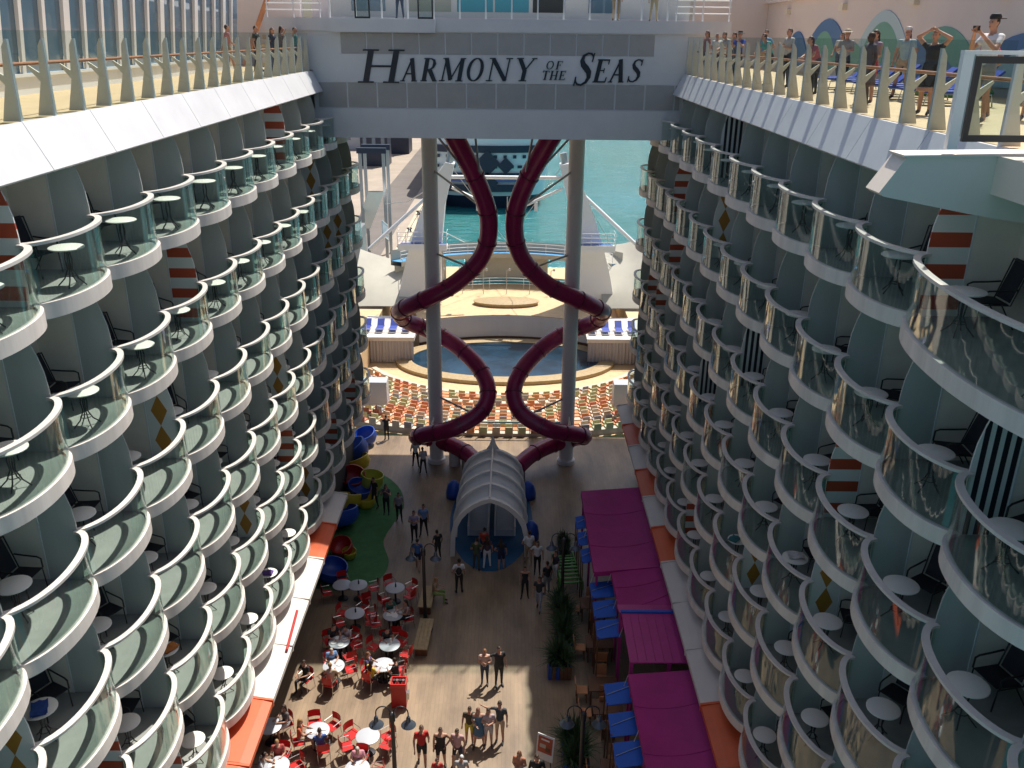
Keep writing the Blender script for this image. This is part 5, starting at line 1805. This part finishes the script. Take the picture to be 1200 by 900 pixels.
def joints(pose, seed):
    r = random.Random(seed)
    J = dict(pel=(0, 0, 0.95), spi=(0, 0.005, 1.12), che=(0, 0.01, 1.33), nek=(0, 0.0, 1.47), hed=(0, 0.025, 1.62),
             hipL=(-0.09, 0, 0.92), hipR=(0.09, 0, 0.92), kneL=(-0.10, 0.02, 0.50), kneR=(0.10, 0.02, 0.50), ankL=(-0.11, -0.02, 0.08), ankR=(0.11, -0.02, 0.08),
             toeL=(-0.13, 0.15, 0.035), toeR=(0.13, 0.15, 0.035), shoL=(-0.175, 0, 1.41), shoR=(0.175, 0, 1.41),
             elbL=(-0.24, -0.03, 1.14), elbR=(0.24, -0.03, 1.14), wriL=(-0.25, 0.05, 0.90), wriR=(0.25, 0.05, 0.90))
    if pose == 'stand':
        sw = r.uniform(-0.03, 0.03)
        J['pel'] = (sw, 0, 0.945)
        J['hed'] = (r.uniform(-0.03, 0.03), r.uniform(0.01, 0.05), 1.615)
        wd = r.uniform(0.0, 0.07)
        fy = r.uniform(-0.1, 0.1)
        J.update(ankL=(-0.11 - wd, -0.02 + fy, 0.08), toeL=(-0.15 - wd, 0.14 + fy, 0.035), kneL=(-0.10 - wd / 2, 0.03 + fy / 2, 0.5), ankR=(0.11 + wd, -0.02 - fy, 0.08), toeR=(0.16 + wd, 0.14 - fy, 0.035), kneR=(0.10 + wd / 2, 0.03 - fy / 2, 0.5))
        q = r.random()
        if q < 0.3:
            J.update(elbR=(0.25, -0.02, 1.15), wriR=(0.08, 0.20, 1.10))
        elif q < 0.5:
            J.update(elbL=(-0.33, -0.08, 1.17), wriL=(-0.18, 0.05, 1.0))
        elif q < 0.7:
            J.update(elbL=(-0.24, 0.0, 1.14), wriL=(-0.02, 0.20, 1.14), elbR=(0.24, 0.0, 1.14), wriR=(0.02, 0.22, 1.10))
    if pose == 'walk':
        J.update(kneL=(-0.09, 0.16, 0.52), ankL=(-0.09, 0.22, 0.09), toeL=(-0.10, 0.38, 0.06), kneR=(0.09, -0.03, 0.50), ankR=(0.09, -0.27, 0.12), toeR=(0.1, -0.12, 0.035),
                 wriL=(-0.24, -0.14, 0.92), wriR=(0.24, 0.24, 0.95), elbR=(0.24, 0.03, 1.14))
    if pose == 'photo':
        J.update(elbL=(-0.25, 0.17, 1.20), elbR=(0.25, 0.17, 1.20), wriL=(-0.07, 0.36, 1.47), wriR=(0.07, 0.36, 1.47))
    if pose == 'phone':
        J.update(elbR=(0.24, 0.08, 1.17), wriR=(0.05, 0.28, 1.27), elbL=(-0.24, 0.06, 1.16), wriL=(-0.03, 0.27, 1.22))
    if pose == 'hip':
        J.update(elbR=(0.40, -0.06, 1.17), wriR=(0.19, 0.06, 1.04))
    if pose == 'armup':
        J.update(elbR=(0.36, 0.06, 1.60), wriR=(0.12, 0.10, 1.72), elbL=(-0.33, 0.08, 1.58), wriL=(-0.10, 0.12, 1.70))
    if pose == 'wave':
        J.update(elbR=(0.42, 0.05, 1.42), wriR=(0.62, 0.12, 1.55))
    if pose == 'hug':
        J.update(elbR=(0.42, -0.06, 1.30), wriR=(0.62, -0.10, 1.34))
    if pose == 'lean':
        J.update(spi=(0, 0.06, 1.11), che=(0, 0.15, 1.29), nek=(0, 0.22, 1.41), hed=(0, 0.29, 1.54), shoL=(-0.17, 0.17, 1.36), shoR=(0.17, 0.17, 1.36),
                 elbL=(-0.25, 0.28, 1.12), elbR=(0.25, 0.28, 1.12), wriL=(-0.12, 0.46, 1.06), wriR=(0.12, 0.46, 1.06))
    if pose in ('sit', 'sitlean'):
        f = 0.12 if pose == 'sitlean' else 0.0
        J.update(pel=(0, 0, 0.56), spi=(0, 0.0 + f * .4, 0.74), che=(0, 0.02 + f, 0.95), nek=(0, 0.02 + f * 1.4, 1.09), hed=(0, 0.06 + f * 1.7, 1.24), hipL=(-0.10, 0.03, 0.54), hipR=(0.10, 0.03, 0.54),
                 kneL=(-0.13, 0.42, 0.53), kneR=(0.13, 0.42, 0.53), ankL=(-0.13, 0.38, 0.09), ankR=(0.13, 0.44, 0.09), toeL=(-0.14, 0.55, 0.035), toeR=(0.14, 0.61, 0.035),
                 shoL=(-0.175, f, 1.03), shoR=(0.175, f, 1.03), elbL=(-0.26, 0.12 + f, 0.80), elbR=(0.26, 0.12 + f, 0.80), wriL=(-0.13, 0.34 + f, 0.80), wriR=(0.13, 0.34 + f, 0.80))
    out = {}
    for k, v in J.items():
        jit = 0.012 if k[:3] in ('elb', 'wri', 'hed') else 0.0
        out[k] = Vector((v[0] + r.uniform(-jit, jit), v[1] + r.uniform(-jit, jit), v[2] + r.uniform(-jit, jit) * 0.5))
    return out

BODY = []
def person(x, y, z, rz, pose, shirt, pants, lb, hair=(0.03, 0.018, 0.01), skin='f', h=1.0, short=False, dress=False, longhair=False, hat=None, bag=None, sleeve=0.55, group=None, vox=0.024, phone=False, shoe=(0.05, 0.045, 0.04), fat=1.0, bare=False):
    J = joints(pose, len(BODY) + 5)
    rv = random.Random(len(BODY) + 77)
    if fat == 1.0:
        fat = rv.uniform(0.92, 1.14)
    if h == 1.0:
        h = rv.uniform(0.93, 1.03)
    bb = MB()
    def limb(a, b_, ra, rb, n=9):
        A, B = J[a] if isinstance(a, str) else a, J[b_] if isinstance(b_, str) else b_
        pts = [A + (B - A) * q for q in (0, 0.25, 0.5, 0.75, 1.0)]
        bulge = [1.0, 1.07, 1.05, 1.0, 1.0]
        bb.tube(pts, [(ra + (rb - ra) * q) * g for q, g in zip((0, 0.25, 0.5, 0.75, 1.0), bulge)], n)
        bb.ell(A, (ra, ra, ra), 8, 6)
        bb.ell(B, (rb, rb, rb), 8, 6)
    def torso(c, rx, ry, rz_):
        bb.ell(c, (rx * fat, ry * fat, rz_), 12, 8)
    torso(J['pel'], 0.165, 0.12, 0.13)
    torso((J['pel'] + J['spi']) / 2, 0.15, 0.115, 0.14)
    torso(J['spi'], 0.145, 0.11, 0.14)
    torso((J['spi'] + J['che']) / 2, 0.155, 0.115, 0.14)
    torso(J['che'], 0.17, 0.118, 0.14)
    limb('shoL', 'shoR', 0.062, 0.062)
    limb('che', 'nek', 0.10, 0.06)
    limb('nek', 'hed', 0.052, 0.052)
    hd = J['hed'] + Vector((0, 0.0, 0.0))
    bb.ell(hd + Vector((0, -0.01, 0.03)), (0.076, 0.095, 0.10), 12, 9)
    bb.ell(hd + Vector((0, 0.025, -0.04)), (0.056, 0.065, 0.075), 10, 7)
    bb.ell(hd + Vector((0, 0.10, -0.012)), (0.016, 0.024, 0.026), 8, 6)
    for q in (-1, 1):
        bb.ell(hd + Vector((q * 0.078, 0.0, 0.0)), (0.012, 0.022, 0.032), 8, 6)
    for q in 'LR':
        limb('hip' + q, 'kne' + q, 0.088 * fat, 0.060)
        limb('kne' + q, 'ank' + q, 0.057, 0.040)
        limb('ank' + q, 'toe' + q, 0.045, 0.034)
        limb('sho' + q, 'elb' + q, 0.056, 0.043)
        limb('elb' + q, 'wri' + q, 0.041, 0.029)
        d = (J['wri' + q] - J['elb' + q]).normalized()
        bb.ell(J['wri' + q] + d * 0.055, (0.036, 0.030, 0.045), 8, 6)
    if longhair:
        for k in range(5):
            bb.ell(hd + Vector((0, -0.065 - 0.006 * k, 0.02 - 0.065 * k)), (0.085 + 0.004 * k, 0.045, 0.07), 10, 6)
    if dress:
        p0 = J['pel'] + Vector((0, 0, 0.12))
        low = 0.50 if not pose.startswith('sit') else 0.40
        if not pose.startswith('sit'):
            bb.lathe([(0.02, low), (0.225 * fat, low), (0.20 * fat, 0.75), (0.155 * fat, p0.z), (0.02, p0.z + 0.02)], 16)
    tmp = bpy.data.objects.new('tmp_body', bb.mesh('tmp_body', 'lip'))
    C.objects.link(tmp)
    md = tmp.modifiers.new('r', 'REMESH')
    md.mode = 'VOXEL'
    md.voxel_size = vox
    md.use_smooth_shade = True
    sm_ = tmp.modifiers.new('s', 'SMOOTH')
    sm_.factor = 0.4
    sm_.iterations = 2
    BODY.append(dict(tmp=tmp, J=J, loc=(x, y, z), rz=rz, label=lb, group=group, h=h, sleeve=sleeve, short=short, dress=dress, longhair=longhair, hat=hat, bag=bag, phone=phone, bare=bare,
                     mats=[pmat('skin', SK[skin], 0.55), pmat('hair', hair, 0.6), pmat('shirt', shirt), pmat('trousers', pants), pmat('shoes', shoe, 0.5), M['lip']]))

def finish_people():
    bpy.context.view_layer.update()
    dg = bpy.context.evaluated_depsgraph_get()
    for B in BODY:
        tmp, J = B['tmp'], B['J']
        me = bpy.data.meshes.new_from_object(tmp.evaluated_get(dg))
        me.name = 'person'
        n = len(me.vertices)
        co = np.empty(n * 3)
        me.vertices.foreach_get('co', co)
        co = co.reshape(-1, 3)
        faces = [list(p.vertices) for p in me.polygons]
        cen = np.array([co[f].mean(0) for f in faces])
        bones = [('pel', 'spi', 't', .12), ('spi', 'che', 't', .13), ('che', 'nek', 'c', .09), ('shoL', 'shoR', 't', .07), ('nek', 'hed', 'n', .06), ('hed', 'hed', 'h', .1),
                 ('hipL', 'kneL', 'th', .08), ('hipR', 'kneR', 'th', .08), ('kneL', 'ankL', 'sh', .05), ('kneR', 'ankR', 'sh', .05), ('ankL', 'toeL', 'f', .04), ('ankR', 'toeR', 'f', .04),
                 ('shoL', 'elbL', 'ua', .05), ('shoR', 'elbR', 'ua', .05), ('elbL', 'wriL', 'fa', .035), ('elbR', 'wriR', 'fa', .035), ('hipL', 'hipR', 'p', .12)]
        best = np.full(len(cen), 1e9)
        who = np.zeros(len(cen), int)
        par = np.zeros(len(cen))
        for bi, (a, b_, rg, rad) in enumerate(bones):
            A, D = np.array(J[a]), np.array(J[b_]) - np.array(J[a])
            L2 = max(1e-9, D @ D)
            u = np.clip(((cen - A) @ D) / L2, 0, 1)
            dist = np.linalg.norm(cen - A - u[:, None] * D, axis=1) - rad
            m_ = dist < best
            best[m_] = dist[m_]
            who[m_] = bi
            par[m_] = u[m_]
        hd = np.array(J['hed'])
        mi = []
        for c, wi, u in zip(cen, who, par):
            rg = bones[wi][2]
            q = c - hd
            if rg in ('h', 'n') or (B['longhair'] and q[1] < -0.045 and q[2] > -0.33 and abs(q[0]) < 0.12 and rg in ('c', 't')):
                hair = q[2] > 0.068 or (q[1] < -0.02 and q[2] > -0.06) or (abs(q[0]) > 0.066 and q[2] > 0.02 and q[1] < 0.03) or (B['longhair'] and q[1] < -0.045)
                mi.append(1 if hair and (q[2] > -0.06 or B['longhair']) else 0)
            elif rg in ('t', 'c', 'p'):
                if rg == 'c' and u > (0.35 if B['bare'] else 0.6):
                    mi.append(0)
                elif rg == 'p' or (wi == 0 and u < 0.12):
                    mi.append(2 if B['dress'] else 3)
                else:
                    mi.append(0 if (B['bare'] and c[2] > J['che'][2] + 0.06) else 2)
            elif rg == 'ua':
                mi.append(2 if u < B['sleeve'] else 0)
            elif rg == 'fa':
                mi.append(2 if B['sleeve'] > 1 and u < 0.9 else 0)
            elif rg == 'th':
                mi.append((2 if u < 0.8 else 0) if B['dress'] else (0 if B['short'] and u > 0.72 else 3))
            elif rg == 'sh':
                mi.append(0 if (B['short'] or B['dress']) else 3)
            else:
                mi.append(4)
        vs = [tuple(v) for v in co]
        ex = MB()
        for q in 'LR':
            d = (J['wri' + q] - J['elb' + q]).normalized()
            e1 = d.orthogonal().normalized()
            e2 = d.cross(e1)
            base = J['wri' + q] + d * 0.08
            for k in range(4):
                p = base + e1 * (-0.024 + 0.016 * k)
                L = (0.055, 0.065, 0.06, 0.045)[k]
                ex.tube([p - d * 0.02, p + d * L * 0.6 + e2 * 0.006, p + d * L * 0.9 + e2 * 0.022], [0.0085, 0.008, 0.006], 5, 0)
            p = J['wri' + q] + d * 0.045 + e1 * 0.03
            ex.tube([p - e1 * 0.015, p + e1 * 0.022 + d * 0.025, p + e1 * 0.026 + d * 0.05], [0.010, 0.009, 0.007], 5, 0)
        H = J['hed']
        for q in (-1, 1):
            ex.ell(H + Vector((q * 0.031, 0.083, 0.018)), (0.013, 0.009, 0.008), 6, 4, 1)
        ex.ell(H + Vector((0, 0.086, -0.055)), (0.023, 0.008, 0.008), 6, 4, 5)
        o0 = len(vs)
        allf = faces + [[i + o0 for i in f] for f in ex.f]
        out = bpy.data.meshes.new('person')
        out.from_pydata(vs + ex.v, [], allf)
        for m_ in B['mats']:
            out.materials.append(m_)
        out.polygons.foreach_set('material_index', mi + ex.m)
        out.polygons.foreach_set('use_smooth', [True] * len(allf))
        bpy.data.objects.remove(tmp)
        bpy.data.meshes.remove(me)
        o = ob('person', out, None, B['loc'], B['rz'], B['label'], 'person', B['group'])
        o.scale = (B['h'],) * 3
        if B['hat']:
            bb = MB()
            hq = H + Vector((0, -0.01, 0.085))
            bb.lathe([(0.092, -0.02), (0.095, 0.02), (0.075, 0.06), (0.0, 0.075)], 14, hq)
            if B['hat'][1] == 'cap':
                bb.obox(hq + Vector((0, -0.13 if B['hat'][2] else 0.13, -0.01)), (0.13, 0.11, 0.012))
            else:
                bb.lathe([(0.09, -0.02), (0.17, -0.025), (0.17, -0.015), (0.09, 0.0)], 16, hq)
            ob('hat', bb.mesh('hat', pmat('hat', B['hat'][0]), True, 40), o)
        if B['phone']:
            w_ = (J['wriL'] + J['wriR']) / 2
            bb = MB()
            bb.obox(w_ + Vector((0, 0.05, 0.08)), (0.14, 0.012, 0.075))
            ph = ob('mobile_phone', bb.mesh('mobile_phone', 'black'), None, B['loc'], B['rz'], 'black phone held up by ' + B['label'].split(' in ')[0] + ' in ' + ' '.join(B['label'].split(' in ')[-1].split()[:6]), 'phone')
            ph.scale = (B['h'],) * 3
        if B['bag']:
            c = J['che']
            bb = MB()
            bb.ell(c + Vector((-0.02, -0.19, -0.10)), (0.13, 0.08, 0.19), 12, 8)
            bg_ = ob('backpack', bb.mesh('backpack', pmat('bag', B['bag']), True), None, B['loc'], B['rz'], 'dark backpack worn by the ' + ' '.join(B['label'].split()[1:7]), 'bag')
            bg_.scale = (B['h'],) * 3

W_, K_, G_ = (0.72, 0.72, 0.72), (0.02, 0.02, 0.022), (0.25, 0.25, 0.26)
NAVY, JEAN, TAN_ = (0.015, 0.02, 0.05), (0.04, 0.06, 0.11), (0.36, 0.27, 0.17)
RED_, TEAL_, BLU_ = (0.48, 0.02, 0.02), (0.05, 0.36, 0.30), (0.05, 0.14, 0.36)
BLOND = (0.30, 0.17, 0.06)
PI = math.pi
GB = 'people standing and walking on the boardwalk'
# near group and couple
person(-0.25, 27.5, 0, PI, 'phone', (0.55, 0.42, 0.38), JEAN, 'person in a pale top and jeans holding a phone, one of the couple', hair=(0.22, 0.09, 0.03), longhair=True, group=GB)
person(0.30, 27.45, 0, PI + 0.3, 'hug', K_, (0.03, 0.03, 0.035), 'person in black clothes with arm out, one of the couple', group=GB, h=1.06)
person(-0.70, 24.4, 0, PI, 'stand', (0.05, 0.05, 0.03), (0.55, 0.50, 0.05), 'person in a dark shirt and yellow shorts in the group of four', short=True, group=GB)
person(-0.36, 24.3, 0, PI, 'stand', (0.07, 0.16, 0.25), (0.07, 0.16, 0.25), 'person in a short blue dress in the group of four', dress=True, longhair=True, hair=(0.15, 0.06, 0.03), group=GB, bare=True)
person(-0.02, 24.3, 0, PI, 'phone', (0.42, 0.34, 0.36), (0.45, 0.42, 0.42), 'person in a pale pink top and light shorts in the group of four', short=True, longhair=True, group=GB)
person(0.38, 24.5, 0, PI - 0.2, 'hug', (0.05, 0.06, 0.07), (0.48, 0.36, 0.24), 'person in a charcoal shirt and tan shorts in the group of four', short=True, group=GB, h=1.05)
person(-2.28, 23.35, 0, PI + 0.2, 'walk', RED_, K_, 'person in a red shirt and black shorts walking across the sunlit floor', short=True, group=GB, h=1.04, hair=(0.10, 0.06, 0.04))
person(-1.62, 23.3, 0, PI, 'stand', K_, K_, 'person in a strapless black top behind the red shirted child', short=True, bare=True, sleeve=0, group=GB)
person(-1.05, 23.3, 0, PI - 0.2, 'stand', (0.50, 0.30, 0.30), NAVY, 'person in a pink top with dark strap beside the group of four', short=True, sleeve=0.1, group=GB)
person(-1.66, 22.35, 0, PI, 'stand', RED_, NAVY, 'small person in a red top at the bottom edge', h=0.78, group=GB)
person(-0.86, 22.2, 0, PI, 'stand', (0.35, 0.35, 0.36), G_, 'grey haired person in grey at the bottom edge', hair=(0.55, 0.55, 0.55), h=0.95, group=GB)
person(1.05, 22.4, 0, PI - 0.3, 'stand', (0.40, 0.17, 0.10), TAN_, 'person in a rust coloured top at the bottom edge near the sign', hair=(0.13, 0.05, 0.02), longhair=True, group=GB)
person(1.62, 22.1, 0, PI, 'stand', K_, K_, 'person in a black suit with white collar beside the easel sign', group=GB, h=1.05, sleeve=2)
# middle distance
person(-1.58, 33.5, 0, 0.15, 'stand', W_, K_, 'person in a white shirt and black trousers with a backpack', bag=K_, group=GB, h=1.04)
person(1.38, 33.2, 0, PI, 'stand', K_, K_, 'person in a black tank top and trousers in front of the canopy queue', sleeve=0, bare=True, longhair=True, hair=(0.08, 0.03, 0.015), group=GB)
person(1.98, 32.3, 0, PI - 0.2, 'walk', (0.03, 0.035, 0.04), (0.3, 0.33, 0.4), 'person in a dark dress and light leggings walking toward the sign', longhair=True, group=GB)
person(2.38, 33.5, 0, 0.5, 'stand', K_, G_, 'person in dark clothes standing behind the walking one', skin='t', group=GB)
person(2.80, 34.5, 0, 2.2, 'stand', (0.05, 0.04, 0.06), W_, 'person in a dark top beside the green cart', longhair=True, group=GB)
person(1.60, 35.9, 0, 0.2, 'stand', W_, TAN_, 'person in a white shirt and tan trousers at the canopy mouth', group=GB, h=1.05)
person(1.98, 35.1, 0, PI, 'hip', (0.65, 0.65, 0.62), K_, 'person in a cream top and black trousers by the canopy', longhair=True, group=GB)
person(-0.88, 35.35, 0, 0, 'stand', (0.06, 0.09, 0.04), (0.08, 0.08, 0.06), 'person in dark green queueing under the canopy', group=GB)
person(-0.38, 35.55, 0, 0, 'stand', (0.08, 0.05, 0.06), W_, 'person in a dark top and white skirt queueing under the canopy', longhair=True, group=GB)
person(-0.54, 36.4, 0, 0, 'stand', (0.55, 0.06, 0.03), NAVY, 'person in an orange red shirt queueing deepest under the canopy', group=GB)
person(0.30, 35.4, 0, 0, 'stand', NAVY, NAVY, 'person in a navy top and shorts queueing under the canopy', short=True, longhair=True, group=GB)
person(-2.75, 36.2, 0, 0.6, 'stand', K_, K_, 'person in black leaning at the canopy side post', skin='t', group=GB)
person(-3.62, 35.3, 0, 0, 'walk', BLU_, NAVY, 'person in blue top and navy shorts under the lamp heads', short=True, group=GB)
person(-3.64, 38.4, 0, PI, 'stand', (0.14, 0.25, 0.45), K_, 'person in a light blue shirt and dark trousers behind the lamp', group=GB, h=1.04)
person(-4.05, 37.8, 0, PI, 'phone', (0.32, 0.26, 0.38), K_, 'person in a lilac shirt beside the light blue shirted one', group=GB)
person(-5.04, 39.8, 0, PI, 'stand', (0.28, 0.24, 0.28), K_, 'person in a pale top and dark leggings at the carpet edge', longhair=True, group=GB)
person(-5.8, 40.5, 0, PI, 'photo', (0.10, 0.08, 0.09), K_, 'person in dark clothes taking a picture on the green carpet', longhair=True, group=GB)
person(-6.5, 41.2, 0, 2.4, 'stand', K_, K_, 'person in black standing beside the lime play chair', group=GB, h=1.04)
person(-4.82, 45.9, 0, 0, 'stand', W_, K_, 'person in a white top and black trousers left of the column', group=GB)
person(-4.30, 45.1, 0, 0.3, 'stand', (0.5, 0.5, 0.52), K_, 'person in a grey top beside the column foot', group=GB)
person(-7.0, 49.6, 0, 0.2, 'photo', K_, K_, 'person in black photographing the theatre from the top of the seats', group=GB)
# seated at tables
GS = 'people seated at the cafe tables'
def seat_at(i, a, *args, **kw):
    x, y = TABLES[i][0], TABLES[i][1]
    aa = R_(a)
    person(x + 0.62 * math.cos(aa), y + 0.62 * math.sin(aa), 0, aa + PI / 2, *args, group=GS, **kw)
seat_at(4, 110, 'sitlean', (0.03, 0.12, 0.09), JEAN, 'person in dark green seated at the table with papers by the bench')
seat_at(4, 20, 'sit', (0.45, 0.30, 0.28), K_, 'person in a striped pink top seated by the bench', longhair=True, sleeve=0.2)
seat_at(5, 130, 'sitlean', K_, K_, 'person in black eating at the cluttered shadow edge table')
seat_at(5, 60, 'sitlean', (0.42, 0.38, 0.38), K_, 'person in a pale grey top eating at the cluttered table')
seat_at(8, 110, 'sitlean', (0.16, 0.28, 0.50), JEAN, 'grey haired person in a light blue shirt at the sunlit plates table', hair=(0.4, 0.36, 0.3))
seat_at(8, 270, 'sit', (0.50, 0.42, 0.30), TAN_, 'person in a beige top with back turned at the sunlit plates table', hair=BLOND)
seat_at(6, 110, 'sitlean', K_, K_, 'person in black reaching over the table with the white bottle')
seat_at(7, 175, 'sit', (0.10, 0.08, 0.20), K_, 'brown haired person in purple at the menus table', hair=(0.18, 0.08, 0.04), longhair=True)
seat_at(7, 230, 'sit', (0.55, 0.42, 0.04), K_, 'person in a yellow top with back turned at the menus table', longhair=True)
seat_at(7, 330, 'sit', K_, K_, 'person in black with back turned beside the red stand')
seat_at(9, 190, 'sit', (0.50, 0.10, 0.04), TAN_, 'blond person in an orange dress at the sunlit table', hair=BLOND, longhair=True, short=True)
seat_at(9, 290, 'sit', (0.04, 0.10, 0.30), K_, 'person in a blue shirt with back turned at the sunlit table')
seat_at(13, 95, 'sitlean', (0.60, 0.25, 0.30), TAN_, 'grey haired person in a pink striped shirt at the bottom edge table', hair=(0.5, 0.45, 0.4), fat=1.15)
seat_at(12, 40, 'sit', (0.12, 0.10, 0.10), W_, 'person in dark top and white skirt half under the orange awning', short=True, longhair=True)
seat_at(11, 100, 'sit', (0.35, 0.06, 0.05), JEAN, 'person in a dull red shirt at the near corner table', hair=BLOND)
seat_at(11, 190, 'sitlean', (0.5, 0.5, 0.5), JEAN, 'person in a pale shirt at the near corner table edge')
wc = empty('cafe_chair', (-7.1, 27.2, 0), 2.6, 'red chair standing alone against the sunlit shop wall', 'chair', 'red chairs on the patio')
for nm_, me_ in (('seat', RS), ('backrest', RB), ('frame', RF)):
    ob(nm_, me_, wc)
person(-7.1, 27.2, 0, 2.6, 'sit', K_, K_, 'person in black seated against the sunlit shop wall', group=GS)
person(-2.62, 32.8, 0, -PI / 2, 'sit', (0.28, 0.20, 0.12), (0.25, 0.35, 0.10), 'person seated on the rear bench with a green bag', hair=BLOND, group=GS)
# upper decks
GU = 'people on the upper decks'
FB = 0.018
person(9.55, 17.6, DECK, PI * 0.62, 'photo', W_, G_, 'person in a white T-shirt and black cap in front of the glass gate', hat=(K_, 'cap', True), short=True, h=1.10, phone=True, group=GU, vox=FB)
person(10.2, 18.9, DECK, PI * 0.6, 'stand', (0.55, 0.05, 0.14), TAN_, 'person in a bright pink top behind the capped one', longhair=True, short=True, group=GU, vox=FB)
person(10.95, 18.3, DECK, PI * 0.9, 'stand', (0.35, 0.36, 0.33), G_, 'person in grey at the frame edge behind the gate', short=True, h=1.02, group=GU, vox=FB)
person(9.35, 19.5, DECK, PI * 0.75, 'armup', K_, K_, 'person in a short black dress with hands on the head', dress=True, sleeve=0.3, hair=(0.12, 0.06, 0.03), group=GU, vox=FB)
person(9.35, 22.7, DECK, PI * 0.62, 'phone', (0.40, 0.26, 0.32), (0.45, 0.05, 0.07), 'person in a floral top and red shorts at the deck railing', short=True, longhair=True, sleeve=0.1, group=GU, vox=FB)
person(8.95, 21.9, DECK, PI * 0.55, 'stand', (0.10, 0.08, 0.09), (0.12, 0.08, 0.07), 'dark skinned person in a grey brown dress at the deck railing', dress=True, skin='d', group=GU, vox=FB)
person(10.6, 28.2, DECK, PI * 0.8, 'phone', (0.35, 0.33, 0.30), K_, 'person in a sun hat with a lanyard by the loungers', hat=((0.5, 0.42, 0.3), 'brim', False), group=GU)
person(9.0, 30.6, DECK, PI * 0.6, 'lean', TEAL_, K_, 'person in a teal shirt leaning on the mural deck railing', group=GU)
person(9.3, 29.6, DECK, PI * 0.6, 'phone', (0.5, 0.48, 0.46), K_, 'person in a pale shirt beside the teal shirted one', group=GU, h=1.03)
person(8.75, 33.8, DECK, PI * 0.75, 'photo', (0.02, 0.06, 0.40), K_, 'person in a royal blue shirt and dark hat taking a picture', hat=(K_, 'brim', False), group=GU)
person(13.4, 30.5, DECK, PI * 0.7, 'stand', (0.28, 0.30, 0.33), (0.10, 0.08, 0.08), 'person in a grey top standing close to the mural', longhair=True, group=GU)
person(10.0, 41.0, 24.1, PI * 0.9, 'stand', NAVY, (0.48, 0.40, 0.30), 'person in a navy shirt and tan shorts high beside the bridge', short=True, group=GU) if 0 else None
person(8.9, 38.2, DECK, PI, 'stand', W_, NAVY, 'person in a white shirt at the bridge end of the mural deck', group=GU)
person(9.6, 38.4, DECK, PI * 0.8, 'stand', (0.5, 0.30, 0.03), K_, 'person in a yellow top at the bridge end of the mural deck', group=GU)
person(8.35, 37.6, DECK, PI * 0.6, 'stand', (0.30, 0.07, 0.05), K_, 'person in a rust red top at the mural deck railing end', longhair=True, group=GU)
person(-9.7, 37.9, DECK, -PI * 0.55, 'stand', K_, NAVY, 'person in black on the sunlit deck, farthest from the railing', group=GU)
person(-9.0, 37.7, DECK, -PI * 0.6, 'stand', NAVY, JEAN, 'person in navy and jeans at the sunlit deck railing', longhair=True, group=GU)
person(-8.85, 38.6, DECK, -PI * 0.4, 'wave', (0.10, 0.06, 0.06), K_, 'person in dark red pointing out over the sunlit deck railing', longhair=True, group=GU)
person(-8.55, 36.6, DECK, -PI * 0.55, 'stand', (0.04, 0.25, 0.22), JEAN, 'person in a green top at the bridge end of the sunlit railing', group=GU) if 0 else None
person(-8.4, 39.0, DECK, -PI * 0.5, 'wave', (0.04, 0.22, 0.20), JEAN, 'person in a teal top with arm raised at the bridge corner', group=GU)
person(-4.2, 40.6, 24.06, PI, 'stand', (0.2, 0.06, 0.10), JEAN, 'person in a plum top behind the bridge screens', group=GU)
person(5.0, 40.7, 24.06, PI, 'walk', (0.06, 0.06, 0.07), (0.3, 0.2, 0.12), 'person in dark clothes walking behind the bridge screens', group=GU)
person(6.6, 40.6, 24.06, PI, 'stand', (0.45, 0.16, 0.08), TAN_, 'person in an orange top behind the bridge screens', group=GU)
person(9.9, 34.6, DECK, PI * 0.7, 'stand', (0.12, 0.28, 0.45), TAN_, 'person in a sky blue shirt behind the blue hatted one', short=True, group=GU)
person(8.8, 35.4, DECK, PI * 0.6, 'lean', (0.5, 0.46, 0.44), NAVY, 'person in a cream shirt leaning on the rail near the bridge', group=GU)
person(9.2, 36.6, DECK, PI * 0.6, 'photo', (0.06, 0.06, 0.07), JEAN, 'person in black taking a picture near the bridge end', longhair=True, group=GU)
person(9.1, 26.1, DECK, PI * 0.55, 'lean', (0.36, 0.10, 0.12), K_, 'person in a brick red top leaning on the middle of the mural railing', longhair=True, group=GU, vox=FB)
person(10.9, 24.6, DECK, PI * 0.8, 'stand', (0.30, 0.42, 0.44), TAN_, 'person in a pale teal shirt between rail and loungers', short=True, hat=((0.55, 0.53, 0.5), 'cap', False), group=GU, vox=FB)
person(12.9, 35.2, DECK, PI * 0.8, 'walk', (0.55, 0.52, 0.5), JEAN, 'person in a white top walking past the mural', longhair=True, group=GU)
person(-10.4, 36.4, DECK, -PI * 0.3, 'walk', (0.5, 0.2, 0.2), TAN_, 'person in a pink shirt walking by the window wall', short=True, group=GU)
finish_people()
